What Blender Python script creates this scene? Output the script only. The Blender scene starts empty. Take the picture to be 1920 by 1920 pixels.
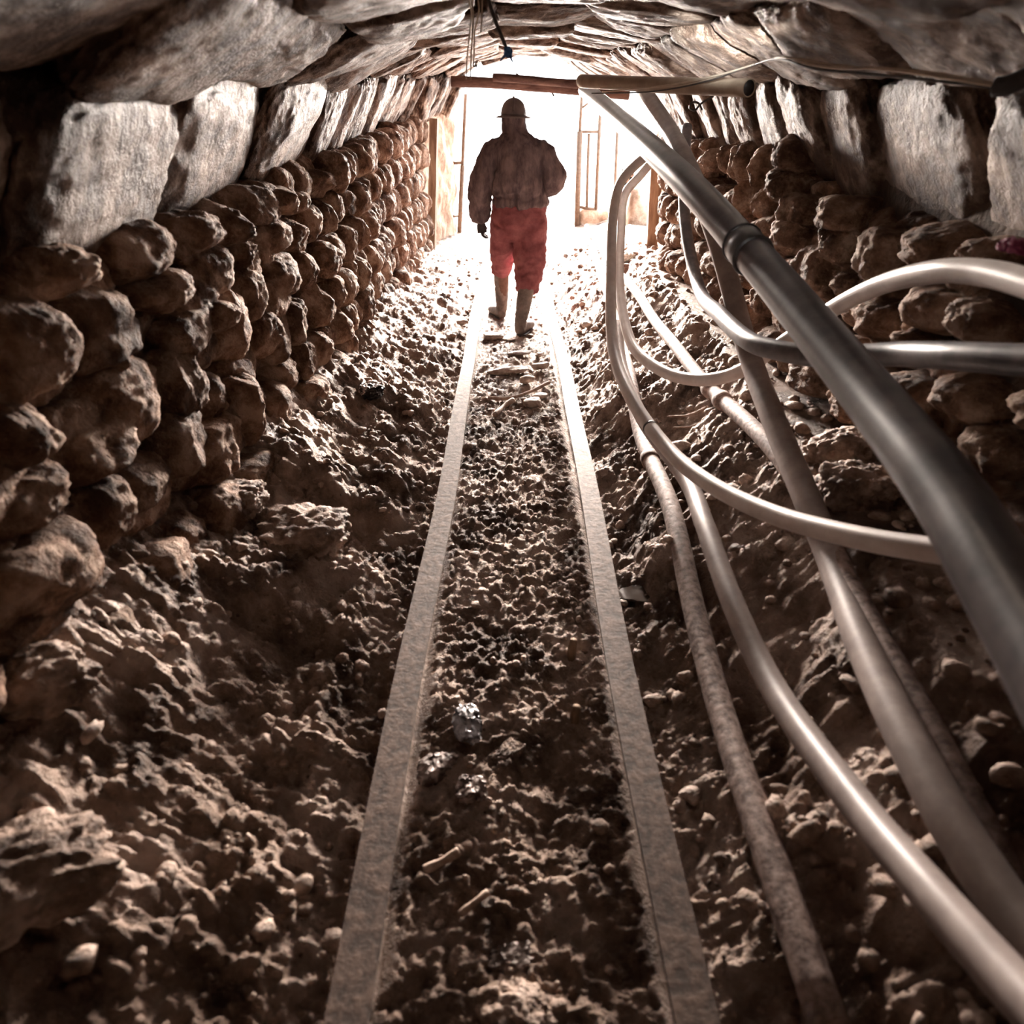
import bpy, bmesh, math, random
import numpy as np
from mathutils import Vector, Matrix, noise as mnoise

scene = bpy.context.scene
COL = scene.collection
R = math.radians
rng = random.Random(7)
nprng = np.random.RandomState(11)

# ------------------------------------------------------------------ camera, sky, sun, exposure
FOC, PITCH, EYE = 1280.0, math.atan(740 / 1280.0), 1.53
cam_d = bpy.data.cameras.new('camera')
cam_d.sensor_width = 36.0
cam_d.lens = 24.0
cam_d.clip_start = 0.02
cam_d.dof.use_dof = True
cam_d.dof.focus_distance = 4.2
cam_d.dof.aperture_fstop = 2.6
cam = bpy.data.objects.new('camera', cam_d)
COL.objects.link(cam)
cam.location = (0, 0, EYE)
cam.rotation_euler = (R(90) - PITCH, 0, 0)
scene.camera = cam

world = bpy.data.worlds.new('overcast_sky')
scene.world = world
world.use_nodes = True
wb = world.node_tree.nodes['Background']
wb.inputs['Color'].default_value = (0.93, 0.96, 1.0, 1)
wb.inputs['Strength'].default_value = 2.4

sun_d = bpy.data.lights.new('low_sun', 'SUN')
sun_d.energy = 46.0
sun_d.angle = R(34)
sun_d.color = (1.0, 0.87, 0.77)
sun = bpy.data.objects.new('low_sun', sun_d)
COL.objects.link(sun)
sun.rotation_euler = (R(-78.5), 0, R(2.5))       # shines in through the portal, along -Y and slightly down

hl_d = bpy.data.lights.new('head_lamp', 'SPOT')   # cap lamp worn by the photographer
hl_d.energy = 3200
hl_d.spot_size = R(8.5)
hl_d.spot_blend = 1.0
hl_d.shadow_soft_size = 0.02
hl_d.color = (0.95, 1.0, 0.98)
hl = bpy.data.objects.new('head_lamp', hl_d)
COL.objects.link(hl)
hl.location = (0.05, -0.05, EYE + 0.13)
hl.rotation_euler = (Vector((0.89, 3.42, 1.90)) - Vector(hl.location)).to_track_quat('-Z', 'Y').to_euler()

scene.view_settings.view_transform = 'Standard'
scene.view_settings.look = 'None'
scene.view_settings.gamma = 1.0
scene.view_settings.use_curve_mapping = False
scene.view_settings.exposure = 1.68
scene.cycles.use_denoising = True
scene.cycles.max_bounces = 6
scene.cycles.diffuse_bounces = 3
scene.cycles.sample_clamp_indirect = 8.0

# ------------------------------------------------------------------ measuring: sight line -> place in the tunnel
CP, SP = math.cos(PITCH), math.sin(PITCH)


def ray(px, py):
    u, v = (px - 960) / FOC, (960 - py) / FOC
    return Vector((u, CP + v * SP, v * CP - SP))


def P(px, py, d):
    return Vector((0, 0, EYE)) + ray(px, py) * d


def Q(px, py, Y):
    r = ray(px, py)
    return Vector((0, 0, EYE)) + r * (Y / r.y)


# ------------------------------------------------------------------ noise
PERM = np.random.RandomState(3).permutation(256).astype(np.int64)
PERM = np.concatenate([PERM, PERM, PERM])
GR3 = np.random.RandomState(5).normal(size=(256, 3))
GR3 /= np.linalg.norm(GR3, axis=1)[:, None]


def pnoise(p):
    """Gradient noise at an (n,3) array, about -1..1."""
    p = np.asarray(p, dtype=np.float64)
    i = np.floor(p).astype(np.int64)
    f = p - i
    i &= 255
    w = f * f * f * (f * (f * 6 - 15) + 10)
    out = 0
    for dx in (0, 1):
        wx = w[:, 0] if dx else 1 - w[:, 0]
        for dy in (0, 1):
            wy = w[:, 1] if dy else 1 - w[:, 1]
            for dz in (0, 1):
                wz = w[:, 2] if dz else 1 - w[:, 2]
                h = PERM[PERM[PERM[(i[:, 0] + dx) & 255] + ((i[:, 1] + dy) & 255)] + ((i[:, 2] + dz) & 255)]
                g = GR3[h]
                d = f - np.array([dx, dy, dz])
                out = out + wx * wy * wz * np.einsum('ij,ij->i', g, d)
    return out * 1.6


def fbm(p, oct=4, gain=0.5, lac=2.03):
    a, s, f = 1.0, 0, 1.0
    for k in range(oct):
        s = s + a * pnoise(p * f + k * 17.3)
        a *= gain
        f *= lac
    return s


def clods(x, y, cell, seed):
    """Rounded lumps on a jittered grid: height 0..1."""
    gx, gy = x / cell, y / cell
    ix, iy = np.floor(gx).astype(np.int64), np.floor(gy).astype(np.int64)
    best = np.zeros_like(x)
    for dx in (-1, 0, 1):
        for dy in (-1, 0, 1):
            a = PERM[(PERM[(ix + dx + seed) & 255] + iy + dy) & 255]
            b = PERM[(a + 91) & 255]
            c = PERM[(b + 37) & 255]
            cx = ix + dx + 0.15 + 0.7 * a / 255.0
            cy = iy + dy + 0.15 + 0.7 * b / 255.0
            r = 0.25 + 0.5 * c / 255.0
            d2 = ((gx - cx) ** 2 + (gy - cy) ** 2) / (r * r)
            best = np.maximum(best, np.sqrt(np.clip(1 - d2, 0, 1)) * r * 1.35)
    return best


# ------------------------------------------------------------------ mesh helpers
def link(name, me, m=None, parent=None, smooth=True):
    if m is not None and not me.materials:
        me.materials.append(m)
    if smooth:
        me.polygons.foreach_set('use_smooth', [True] * len(me.polygons))
    o = bpy.data.objects.new(name, me)
    COL.objects.link(o)
    if parent is not None:
        o.parent = parent
    return o


def mesh(name, verts, faces):
    me = bpy.data.meshes.new(name)
    me.from_pydata([tuple(v) for v in verts], [], [tuple(f) for f in faces])
    me.update()
    return me


def grid_mesh(name, pts):
    """pts (nr, nc, 3) -> quad grid mesh, built fast."""
    nr, nc = pts.shape[:2]
    me = bpy.data.meshes.new(name)
    me.vertices.add(nr * nc)
    me.vertices.foreach_set('co', pts.reshape(-1).astype(np.float32))
    r, c = np.meshgrid(np.arange(nr - 1), np.arange(nc - 1), indexing='ij')
    a = (r * nc + c).reshape(-1)
    q = np.stack([a, a + 1, a + nc + 1, a + nc], 1).astype(np.int32)
    n = len(q)
    me.loops.add(n * 4)
    me.loops.foreach_set('vertex_index', q.reshape(-1))
    me.polygons.add(n)
    me.polygons.foreach_set('loop_start', np.arange(n, dtype=np.int32) * 4)
    me.polygons.foreach_set('loop_total', np.full(n, 4, dtype=np.int32))
    me.update(calc_edges=True)
    return me


def coords(me):
    a = np.empty(len(me.vertices) * 3, dtype=np.float32)
    me.vertices.foreach_get('co', a)
    return a.reshape(-1, 3).astype(np.float64)


def set_coords(me, a):
    me.vertices.foreach_set('co', a.reshape(-1).astype(np.float32))
    me.update()


def normals(me):
    a = np.empty(len(me.vertices) * 3, dtype=np.float32)
    me.vertices.foreach_get('normal', a)
    return a.reshape(-1, 3).astype(np.float64)


def tag(o, label, cat, group=None, kind=None):
    if label:
        o['label'] = label
    if cat:
        o['category'] = cat
    if group:
        o['group'] = group
    if kind:
        o['kind'] = kind
    return o


def thing(name, loc, label, cat, group=None):
    o = bpy.data.objects.new(name, None)
    o.empty_display_size = 0.1
    COL.objects.link(o)
    o.location = loc
    return tag(o, label, cat, group)


def keep_parent(o, root):
    """Parts are modelled in world space: hang them on the Empty without moving them."""
    o.parent = root
    o.matrix_parent_inverse = Matrix.Translation(root.location).inverted()
    return o


def smooth_path(pts, n):
    """Centripetal-ish Catmull-Rom through pts, n points evenly spread."""
    p = np.array([tuple(v) for v in pts], dtype=float)
    if len(p) == 2:
        t = np.linspace(0, 1, n)[:, None]
        return p[0] * (1 - t) + p[1] * t
    q = np.vstack([2 * p[0] - p[1], p, 2 * p[-1] - p[-2]])
    out = []
    per = 24
    for i in range(1, len(q) - 2):
        t = np.linspace(0, 1, per, endpoint=False)[:, None]
        a, b, c, d = q[i - 1], q[i], q[i + 1], q[i + 2]
        out.append(0.5 * ((2 * b) + (-a + c) * t + (2 * a - 5 * b + 4 * c - d) * t ** 2 + (-a + 3 * b - 3 * c + d) * t ** 3))
    out = np.vstack(out + [p[-1:]])
    # soften the depth guesses a little
    for _ in range(14):
        out[1:-1] = 0.25 * out[:-2] + 0.5 * out[1:-1] + 0.25 * out[2:]
    s = np.concatenate([[0], np.cumsum(np.linalg.norm(np.diff(out, axis=0), axis=1))])
    u = np.linspace(0, s[-1], n)
    return np.stack([np.interp(u, s, out[:, k]) for k in range(3)], 1)


def sweep(path, rad, sides=18, hollow=0.0, profile=None, up=(0, 0, 1)):
    """Tube (or a swept profile) along an (n,3) path. rad: number or array. Returns verts, faces."""
    p = np.asarray(path, dtype=float)
    n = len(p)
    rad = np.full(n, rad, dtype=float) if np.isscalar(rad) else np.asarray(rad, dtype=float)
    tg = np.gradient(p, axis=0)
    tg /= np.linalg.norm(tg, axis=1)[:, None]
    upv = np.array(up, dtype=float)
    if abs(tg[0] @ upv) > 0.9:
        upv = np.array([1.0, 0, 0])
    x = np.cross(tg[0], upv)
    x /= np.linalg.norm(x)
    V, F = [], []
    if profile is None:
        a = np.linspace(0, 2 * math.pi, sides, endpoint=False)
        profile = np.stack([np.cos(a), np.sin(a)], 1)
    m = len(profile)
    for i in range(n):
        x = x - tg[i] * (x @ tg[i])
        x /= np.linalg.norm(x)
        y = np.cross(tg[i], x)
        for q in profile:
            V.append(p[i] + (x * q[0] + y * q[1]) * rad[i])
    for i in range(n - 1):
        for k in range(m):
            k2 = (k + 1) % m
            F.append((i * m + k, i * m + k2, (i + 1) * m + k2, (i + 1) * m + k))
    if hollow:
        # open mouth at both ends: an inner rim that runs a little way in
        for (base, t, sgn) in ((0, tg[0], 1), ((n - 1) * m, tg[-1], -1)):
            c = p[0] if base == 0 else p[-1]
            b0 = len(V)
            for k in range(m):
                V.append(c + (np.array(V[base + k]) - c) * hollow)
            for k in range(m):
                V.append(c + (np.array(V[base + k]) - c) * hollow + t * sgn * 0.6)
            for k in range(m):
                k2 = (k + 1) % m
                f1 = (base + k, base + k2, b0 + k2, b0 + k)
                f2 = (b0 + k, b0 + k2, b0 + m + k2, b0 + m + k)
                F += [f1[::-1], f2[::-1]] if base == 0 else [f1, f2]
            f = [b0 + m + k for k in range(m)]
            F.append(f if base else f[::-1])
    else:
        F.append([k for k in range(m)][::-1])
        F.append([(n - 1) * m + k for k in range(m)])
    return V, F


def tube(name, path, rad, m, parent=None, sides=18, hollow=0.0, profile=None):
    V, F = sweep(path, rad, sides, hollow, profile)
    me = mesh(name, V, F)
    o = link(name, me, m, None, smooth=profile is None)
    if parent is not None:
        keep_parent(o, parent)
    return o


def super_block(n, e, seed, amp=0.10, fine=0.03, cuts=0, cut_lim=(0.72, 0.98)):
    """Unit block with rounded edges, lumpy skin: verts, faces."""
    V, idx, F = [], {}, []

    def vid(p):
        k = tuple(np.round(p, 5))
        if k not in idx:
            idx[k] = len(V)
            V.append(p)
        return idx[k]
    L = np.tan(np.linspace(-1, 1, n + 1) * math.pi / 4)
    for ax in range(3):
        for s in (-1, 1):
            ids = np.empty((n + 1, n + 1), int)
            for i in range(n + 1):
                for j in range(n + 1):
                    p = np.zeros(3)
                    p[ax] = s
                    p[(ax + 1) % 3] = L[i]
                    p[(ax + 2) % 3] = L[j]
                    ids[i, j] = vid(p)
            for i in range(n):
                for j in range(n):
                    f = (ids[i, j], ids[i + 1, j], ids[i + 1, j + 1], ids[i, j + 1])
                    F.append(f if s > 0 else f[::-1])
    p = np.array(V)
    r = (np.abs(p) ** e).sum(1) ** (-1 / e)
    p = p * r[:, None]
    rs = np.random.RandomState(seed)
    # uneven plan: shear and taper
    p[:, 0] *= 1 + 0.16 * rs.uniform(-1, 1) * p[:, 1]
    p[:, 1] *= 1 + 0.16 * rs.uniform(-1, 1) * p[:, 0]
    p[:, 2] *= 1 + 0.14 * rs.uniform(-1, 1) * p[:, 0]
    for _ in range(cuts):
        nrm = rs.normal(size=3)
        nrm /= np.linalg.norm(nrm)
        d = p @ nrm
        lim = rs.uniform(*cut_lim)
        over = np.clip(d - lim, 0, None)
        p -= nrm * over[:, None] * 0.85
    off = rs.uniform(0, 90, 3)
    dirs = p / np.linalg.norm(p, axis=1)[:, None]
    h = amp * fbm(p * 1.3 + off, 2) + fine * fbm(p * 5.0 + off, 3)
    p += dirs * h[:, None]
    return p, F


# ------------------------------------------------------------------ materials
def new_mat(name):
    m = bpy.data.materials.new(name)
    m.use_nodes = True
    nt = m.node_tree
    return m, nt, nt.nodes, nt.links, nt.nodes['Principled BSDF']


def rock_mat(name, cols, rough=0.72, scale=6.0, bump=0.5, fine=60.0, mid=22.0, spec=0.35, vary=0.25, dist=0.02, spread=(0.38, 0.63)):
    m, nt, N, L, b = new_mat(name)
    geo = N.new('ShaderNodeNewGeometry')
    n1 = N.new('ShaderNodeTexNoise')
    n1.inputs['Scale'].default_value = scale
    n1.inputs['Detail'].default_value = 7
    n1.inputs['Roughness'].default_value = 0.62
    L.new(geo.outputs['Position'], n1.inputs['Vector'])
    cr = N.new('ShaderNodeValToRGB')
    el = cr.color_ramp.elements
    el[0].position, el[0].color = spread[0], (*cols[0], 1)
    el[1].position, el[1].color = spread[1], (*cols[-1], 1)
    for k, c in enumerate(cols[1:-1]):
        e = el.new(spread[0] + (spread[1] - spread[0]) * (k + 1) / (len(cols) - 1))
        e.color = (*c, 1)
    L.new(n1.outputs['Fac'], cr.inputs['Fac'])
    oi = N.new('ShaderNodeObjectInfo')
    hs = N.new('ShaderNodeHueSaturation')
    mr = N.new('ShaderNodeMapRange')
    mr.inputs['To Min'].default_value = 1 - vary
    mr.inputs['To Max'].default_value = 1 + vary
    L.new(oi.outputs['Random'], mr.inputs['Value'])
    L.new(mr.outputs['Result'], hs.inputs['Value'])
    L.new(cr.outputs['Color'], hs.inputs['Color'])
    L.new(hs.outputs['Color'], b.inputs['Base Color'])
    b.inputs['Roughness'].default_value = rough
    b.inputs['Specular IOR Level'].default_value = spec
    n2 = N.new('ShaderNodeTexNoise')
    n2.inputs['Scale'].default_value = fine
    n2.inputs['Detail'].default_value = 5
    n2.inputs['Roughness'].default_value = 0.65
    L.new(geo.outputs['Position'], n2.inputs['Vector'])
    n3 = N.new('ShaderNodeTexNoise')
    n3.inputs['Scale'].default_value = mid
    n3.inputs['Detail'].default_value = 4
    n3.inputs['Distortion'].default_value = 0.25
    n3.inputs['Roughness'].default_value = 0.6
    L.new(geo.outputs['Position'], n3.inputs['Vector'])
    ad = N.new('ShaderNodeMath')
    ad.operation = 'MULTIPLY_ADD'
    ad.inputs[1].default_value = 0.45
    L.new(n2.outputs['Fac'], ad.inputs[0])
    L.new(n3.outputs['Fac'], ad.inputs[2])
    bp = N.new('ShaderNodeBump')
    bp.inputs['Strength'].default_value = bump
    bp.inputs['Distance'].default_value = dist
    L.new(ad.outputs[0], bp.inputs['Height'])
    L.new(bp.outputs['Normal'], b.inputs['Normal'])
    return m


def plain_mat(name, col, rough=0.6, metal=0.0, col2=None, scale=30.0, bump=0.15, spec=0.5, stretch=(1, 1, 1), spread=(0.4, 0.65), dist=0.006):
    m, nt, N, L, b = new_mat(name)
    geo = N.new('ShaderNodeNewGeometry')
    mp = N.new('ShaderNodeMapping')
    mp.inputs['Scale'].default_value = stretch
    L.new(geo.outputs['Position'], mp.inputs['Vector'])
    n1 = N.new('ShaderNodeTexNoise')
    n1.inputs['Scale'].default_value = scale
    n1.inputs['Detail'].default_value = 6
    n1.inputs['Roughness'].default_value = 0.65
    L.new(mp.outputs['Vector'], n1.inputs['Vector'])
    cr = N.new('ShaderNodeValToRGB')
    cr.color_ramp.elements[0].position = spread[0]
    cr.color_ramp.elements[0].color = (*col, 1)
    cr.color_ramp.elements[1].position = spread[1]
    cr.color_ramp.elements[1].color = (*(col2 or col), 1)
    L.new(n1.outputs['Fac'], cr.inputs['Fac'])
    L.new(cr.outputs['Color'], b.inputs['Base Color'])
    b.inputs['Roughness'].default_value = rough
    b.inputs['Metallic'].default_value = metal
    b.inputs['Specular IOR Level'].default_value = spec
    if bump:
        bp = N.new('ShaderNodeBump')
        bp.inputs['Strength'].default_value = bump
        bp.inputs['Distance'].default_value = dist
        L.new(n1.outputs['Fac'], bp.inputs['Height'])
        L.new(bp.outputs['Normal'], b.inputs['Normal'])
    return m


M = {}
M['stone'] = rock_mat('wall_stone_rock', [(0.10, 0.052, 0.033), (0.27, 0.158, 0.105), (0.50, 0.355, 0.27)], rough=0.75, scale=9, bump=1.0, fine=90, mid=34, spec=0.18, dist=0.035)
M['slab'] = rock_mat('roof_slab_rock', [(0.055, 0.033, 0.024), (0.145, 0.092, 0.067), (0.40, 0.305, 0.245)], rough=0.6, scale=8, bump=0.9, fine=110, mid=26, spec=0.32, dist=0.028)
M['mortar'] = rock_mat('earth_mortar', [(0.05, 0.033, 0.025), (0.14, 0.095, 0.07)], rough=0.9, scale=9, bump=0.8, vary=0.0)
M['ground'] = rock_mat('mine_dirt', [(0.115, 0.072, 0.052), (0.37, 0.258, 0.20), (0.64, 0.50, 0.425)], rough=0.62, scale=3.2, bump=1.0, fine=130, mid=46, spec=0.25, vary=0.0, dist=0.03)
M['clod'] = rock_mat('mine_clods', [(0.14, 0.088, 0.064), (0.37, 0.258, 0.20), (0.60, 0.465, 0.39)], rough=0.68, scale=9, bump=0.9, fine=110, mid=45, spec=0.4, vary=0.0)
M['loose'] = rock_mat('loose_rock', [(0.28, 0.20, 0.16), (0.50, 0.40, 0.34), (0.70, 0.60, 0.54)], rough=0.6, scale=14, bump=0.5, fine=90, mid=30, vary=0.15)
M['plaster'] = rock_mat('rendered_wall', [(0.24, 0.145, 0.095), (0.46, 0.325, 0.24), (0.62, 0.49, 0.40)], rough=0.85, scale=4, bump=0.7, fine=50, mid=14, vary=0.0, dist=0.03)
M['outside'] = rock_mat('yard_dirt', [(0.55, 0.50, 0.45), (0.70, 0.65, 0.60)], rough=0.9, scale=2, bump=0.3, vary=0.0)
M['rail'] = plain_mat('worn_rail_steel', (0.52, 0.475, 0.48), 0.28, 0.45, (0.93, 0.89, 0.90), 60, 0.3, stretch=(1, 0.10, 1), spread=(0.36, 0.62), dist=0.004)
M['rail_side'] = plain_mat('rusty_rail_web', (0.07, 0.045, 0.035), 0.75, 0.1, (0.20, 0.13, 0.10), 40, 0.4)
M['main_pipe'] = plain_mat('dusty_black_pipe', (0.024, 0.020, 0.023), 0.33, 0.0, (0.115, 0.094, 0.092), 9, 0.10, spec=0.6, spread=(0.38, 0.75))
M['joint'] = plain_mat('black_rubber', (0.018, 0.017, 0.018), 0.35, 0.0, (0.05, 0.045, 0.045), 20, 0.1)
M['hose_light'] = plain_mat('dusty_grey_hose', (0.68, 0.61, 0.58), 0.33, 0.0, (0.80, 0.74, 0.71), 14, 0.06, spec=0.6)
M['hose_grey'] = plain_mat('grey_poly_hose', (0.27, 0.22, 0.205), 0.40, 0.0, (0.40, 0.335, 0.31), 12, 0.06, spec=0.55)
M['hose_dark'] = plain_mat('slate_poly_hose', (0.10, 0.095, 0.105), 0.36, 0.0, (0.22, 0.20, 0.205), 13, 0.06, spec=0.6)
M['rust_pipe'] = plain_mat('rusted_pipe', (0.11, 0.068, 0.055), 0.7, 0.1, (0.40, 0.30, 0.265), 36, 0.5, spread=(0.38, 0.60))
M['timber'] = plain_mat('old_timber', (0.16, 0.095, 0.06), 0.8, 0.0, (0.36, 0.25, 0.17), 18, 0.6, stretch=(1, 1, 0.15), spec=0.25)
M['beam'] = plain_mat('dark_beam', (0.10, 0.058, 0.05), 0.8, 0.0, (0.24, 0.155, 0.125), 22, 0.5, stretch=(0.2, 1, 1), spec=0.25)
M['tan_pipe'] = plain_mat('tan_pvc_pipe', (0.33, 0.25, 0.185), 0.5, 0.0, (0.45, 0.35, 0.27), 10, 0.05)
M['wire_tan'] = plain_mat('tan_wire', (0.52, 0.42, 0.33), 0.5, 0.0, (0.62, 0.52, 0.42), 30, 0)
M['wire_dark'] = plain_mat('dark_wire', (0.03, 0.026, 0.026), 0.5, 0.0, (0.07, 0.06, 0.055), 30, 0)
M['blue'] = plain_mat('blue_cloth', (0.035, 0.12, 0.30), 0.8, 0.0, (0.06, 0.18, 0.40), 40, 0.3)
M['gate'] = plain_mat('rusty_gate_steel', (0.13, 0.078, 0.05), 0.7, 0.1, (0.20, 0.13, 0.09), 25, 0.2)
M['jacket'] = plain_mat('charcoal_jacket_cloth', (0.10, 0.078, 0.088), 0.9, 0.0, (0.27, 0.212, 0.22), 15, 0.25, spec=0.2, spread=(0.40, 0.66), stretch=(1, 1, 0.35))
M['trousers'] = plain_mat('faded_red_cloth', (0.21, 0.066, 0.078), 0.88, 0.0, (0.38, 0.15, 0.165), 11, 0.3, spec=0.2, spread=(0.35, 0.68))
M['boots'] = plain_mat('muddy_rubber_boots', (0.11, 0.09, 0.083), 0.5, 0.0, (0.24, 0.20, 0.18), 14, 0.2)
M['helmet'] = plain_mat('grey_helmet', (0.16, 0.135, 0.145), 0.45, 0.0, (0.22, 0.19, 0.195), 16, 0.05)
M['skin'] = plain_mat('brown_skin', (0.13, 0.07, 0.05), 0.6, 0.0, (0.17, 0.095, 0.07), 40, 0.1)
M['glove'] = plain_mat('dark_glove', (0.03, 0.027, 0.028), 0.8, 0.0, (0.06, 0.05, 0.05), 40, 0.2)
M['foil'] = plain_mat('crushed_shiny_wrapper', (0.08, 0.07, 0.07), 0.36, 0.35, (0.50, 0.50, 0.54), 14, 0.0, spread=(0.48, 0.60))
M['can'] = plain_mat('muddy_tin', (0.08, 0.05, 0.038), 0.5, 0.2, (0.45, 0.36, 0.33), 30, 0.1, spread=(0.45, 0.62))
M['blackbag'] = plain_mat('black_plastic', (0.012, 0.011, 0.012), 0.25, 0.0, (0.04, 0.035, 0.035), 20, 0.2)
M['torn'] = plain_mat('torn_wrapper_film', (0.012, 0.010, 0.010), 0.3, 0.0, (0.55, 0.50, 0.50), 16, 0.2, spread=(0.56, 0.60))
M['whitebag'] = plain_mat('white_plastic', (0.62, 0.66, 0.62), 0.4, 0.0, (0.80, 0.82, 0.80), 20, 0.2)
M['magenta'] = plain_mat('magenta_rag', (0.20, 0.02, 0.07), 0.7, 0.0, (0.30, 0.05, 0.11), 30, 0.2)
M['brick'] = plain_mat('hollow_brick_clay', (0.40, 0.19, 0.12), 0.85, 0.0, (0.52, 0.28, 0.18), 24, 0.3)
M['wood_stick'] = plain_mat('dry_stick', (0.30, 0.20, 0.15), 0.75, 0.0, (0.48, 0.36, 0.29), 40, 0.4)
water, _nt, _N, _L, _b = new_mat('muddy_water')
_b.inputs['Base Color'].default_value = (0.05, 0.036, 0.028, 1)
_b.inputs['Roughness'].default_value = 0.06
_b.inputs['Specular IOR Level'].default_value = 0.8
M['water'] = water

# ------------------------------------------------------------------ the tunnel's own shape
Y0, YEND = -2.2, 10.8          # arch from behind the camera to the portal
YL, YR = 9.0, 6.1             # coursed stone on the left wall / right wall up to here


def spring(y):
    return 1.2 + 0.045 * (y - 1.6)


def bank_left(y):
    return np.interp(y, [-2, 1.0, 2.3, 7.9, 9.5, 12], [0.55, 0.50, 0.34, 0.20, 0.08, 0.02])


def bank_right(y):
    return np.interp(y, [-2, 1.4, 2.0, 5.1, 6.6, 8.5, 12], [0.80, 0.80, 0.70, 0.66, 0.50, 0.30, 0.10])


def gh(x, y):
    """Ground height without the clods."""
    x = np.asarray(x, float)
    y = np.asarray(y, float)
    tl = np.clip((-0.40 - x) / 0.72, 0, 1.25)
    tr = np.clip((x - 0.46) / 0.84, 0, 1.25)
    z = bank_left(y) * tl ** 1.35 + bank_right(y) * tr ** 1.15
    return z - 0.005


def arch(t, y, off=0.0):
    k = min(1.0, max(0.0, (y - 8.3) / 2.5))       # the roof narrows to the mouth
    a, b = 1.25 - 0.32 * k + off, 0.60 + off
    return np.array([0.1 + 0.05 * k - a * math.cos(t), y, spring(y) + b * math.sin(t)])


# ------------------------------------------------------------------ floor
def build_floor():
    xs = np.linspace(-1.5, 1.95, 560)
    ys = [-2.2, -1.4, -0.8, -0.4, 0.0]
    y = 0.12
    while y < 13.5:
        ys.append(y)
        y += 0.0052 * max(1.0, y / 1.15)
    ys = np.array(ys)
    X, Yv = np.meshgrid(xs, ys)
    x, y = X.reshape(-1), Yv.reshape(-1)
    base = gh(x, y)
    p2 = np.stack([x, y, np.zeros_like(x)], 1)
    warp = 0.05 * fbm(p2 * 4.0 + 3, 2)
    wx, wy = x + warp, y + 0.05 * fbm(p2 * 4.0 + 31, 2)
    side = np.clip((np.abs(x - 0.02) - 0.34) / 0.22, 0, 1)        # banks are rougher than the track bed
    near = np.interp(y, [0, 2.5, 6, 9], [1.0, 0.9, 0.62, 0.35])
    big = 0.085 * fbm(p2 * np.array([2.2, 1.7, 1]) + 9, 3) * (0.18 + 0.82 * side)
    ridge = 1 - np.abs(fbm(p2 * 5.5 + 50, 3))
    h = big
    h += (0.032 * (ridge - 0.6)) * (0.45 + 0.55 * side)
    h += 0.046 * clods(wx, wy, 0.21, 5) * (0.10 + 0.90 * side)
    h += 0.036 * clods(wx, wy, 0.095, 19) * (0.30 + 0.70 * side)
    h += 0.022 * clods(wx + 9, wy, 0.047, 77) * (0.6 + 0.4 * side)
    h += 0.014 * clods(wx, wy + 5, 0.024, 140)
    h += 0.015 * fbm(p2 * 26 + 7, 4, 0.6)
    h *= near
    h -= 0.035 * (1 - side)
    # hoof-and-boot hollows along the track bed
    for (hx, hy, hr, hd) in ((0.10, 1.28, 0.08, 0.030), (0.08, 1.08, 0.08, 0.035), (0.16, 0.80, 0.10, 0.03), (-0.10, 1.9, 0.12, 0.02), (-0.75, 1.55, 0.20, 0.12), (-0.62, 2.35, 0.16, 0.09)):
        d2 = ((x - hx) ** 2 + (y - hy) ** 2) / hr ** 2
        h -= hd * np.exp(-d2)
    # packed flush outside the rails, hollow inside; never above the rail heads
    for rx in (-0.29, 0.33):
        d = np.abs(x - rx)
        lim = np.interp(d, [0.0, 0.04, 0.12, 0.3], [-0.03, 0.030, 0.06, 0.5])
        inner = (x - rx) * (0.02 - rx) > 0
        lim = np.where(inner, np.interp(d, [0.0, 0.05, 0.10, 0.3], [-0.05, -0.012, 0.03, 0.5]), lim)
        h = np.where(base + h > lim, lim - base, h)
    z = base + h
    me = grid_mesh('floor', np.stack([x, y, z], 1).reshape(len(ys), len(xs), 3))
    o = link('floor', me, M['ground'])
    tag(o, None, None, kind='structure')
    return o, xs, ys, z.reshape(len(ys), len(xs))


floor, FX, FY, FZ = build_floor()


def fz(x, y):
    """Height of the finished floor."""
    i = int(np.clip(np.searchsorted(FY, y), 1, len(FY) - 1))
    j = int(np.clip(np.searchsorted(FX, x), 1, len(FX) - 1))
    return float(FZ[i, j])


def on_floor(px, py, lift=0.0):
    """Where a sight line meets the floor."""
    r = ray(px, py)
    t = 0.5
    while t < 16:
        q = Vector((0, 0, EYE)) + r * t
        if q.z <= float(gh(q.x, q.y)) + lift:
            return q
        t += 0.01
    return q


# ------------------------------------------------------------------ wall and roof backing
def shell(name, fn, us, ys, amp, m):
    pts = np.array([[fn(u, y) for u in us] for y in ys])
    flat = pts.reshape(-1, 3)
    n = fbm(flat * 3.0, 3) * amp
    pts[:, :, 0] += n.reshape(pts.shape[:2]) * 0.7
    pts[:, :, 2] += fbm(flat * 3.0 + 40, 3).reshape(pts.shape[:2]) * amp * 0.7
    o = link(name, grid_mesh(name, pts), m)
    tag(o, None, None, kind='structure')
    return o


ys_l = np.linspace(Y0, YL, 90)
wall_left = shell('wall_left', lambda u, y: np.array([-1.30, y, -0.25 + u * (spring(y) + 0.45)]), np.linspace(0, 1, 14), ys_l, 0.04, M['mortar'])
wall_right = shell('wall_right', lambda u, y: np.array([1.50 + 0.06 * min(0, y - 5), y, -0.25 + u * (spring(y) + 0.45)]) if y < YR else
                   np.array([1.34, y, -0.25 + u * (spring(y) + 0.45)]), np.linspace(0, 1, 14), np.linspace(Y0, YR + 0.05, 80), 0.04, M['mortar'])
ceiling = shell('ceiling', lambda u, y: arch(-0.12 + u * (math.pi + 0.24 - 0.75 * min(1, max(0, (y - 7.3) / 0.4))), y, 0.17), np.linspace(0, 1, 40), np.linspace(Y0, YEND, 80), 0.03, M['mortar'])


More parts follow.
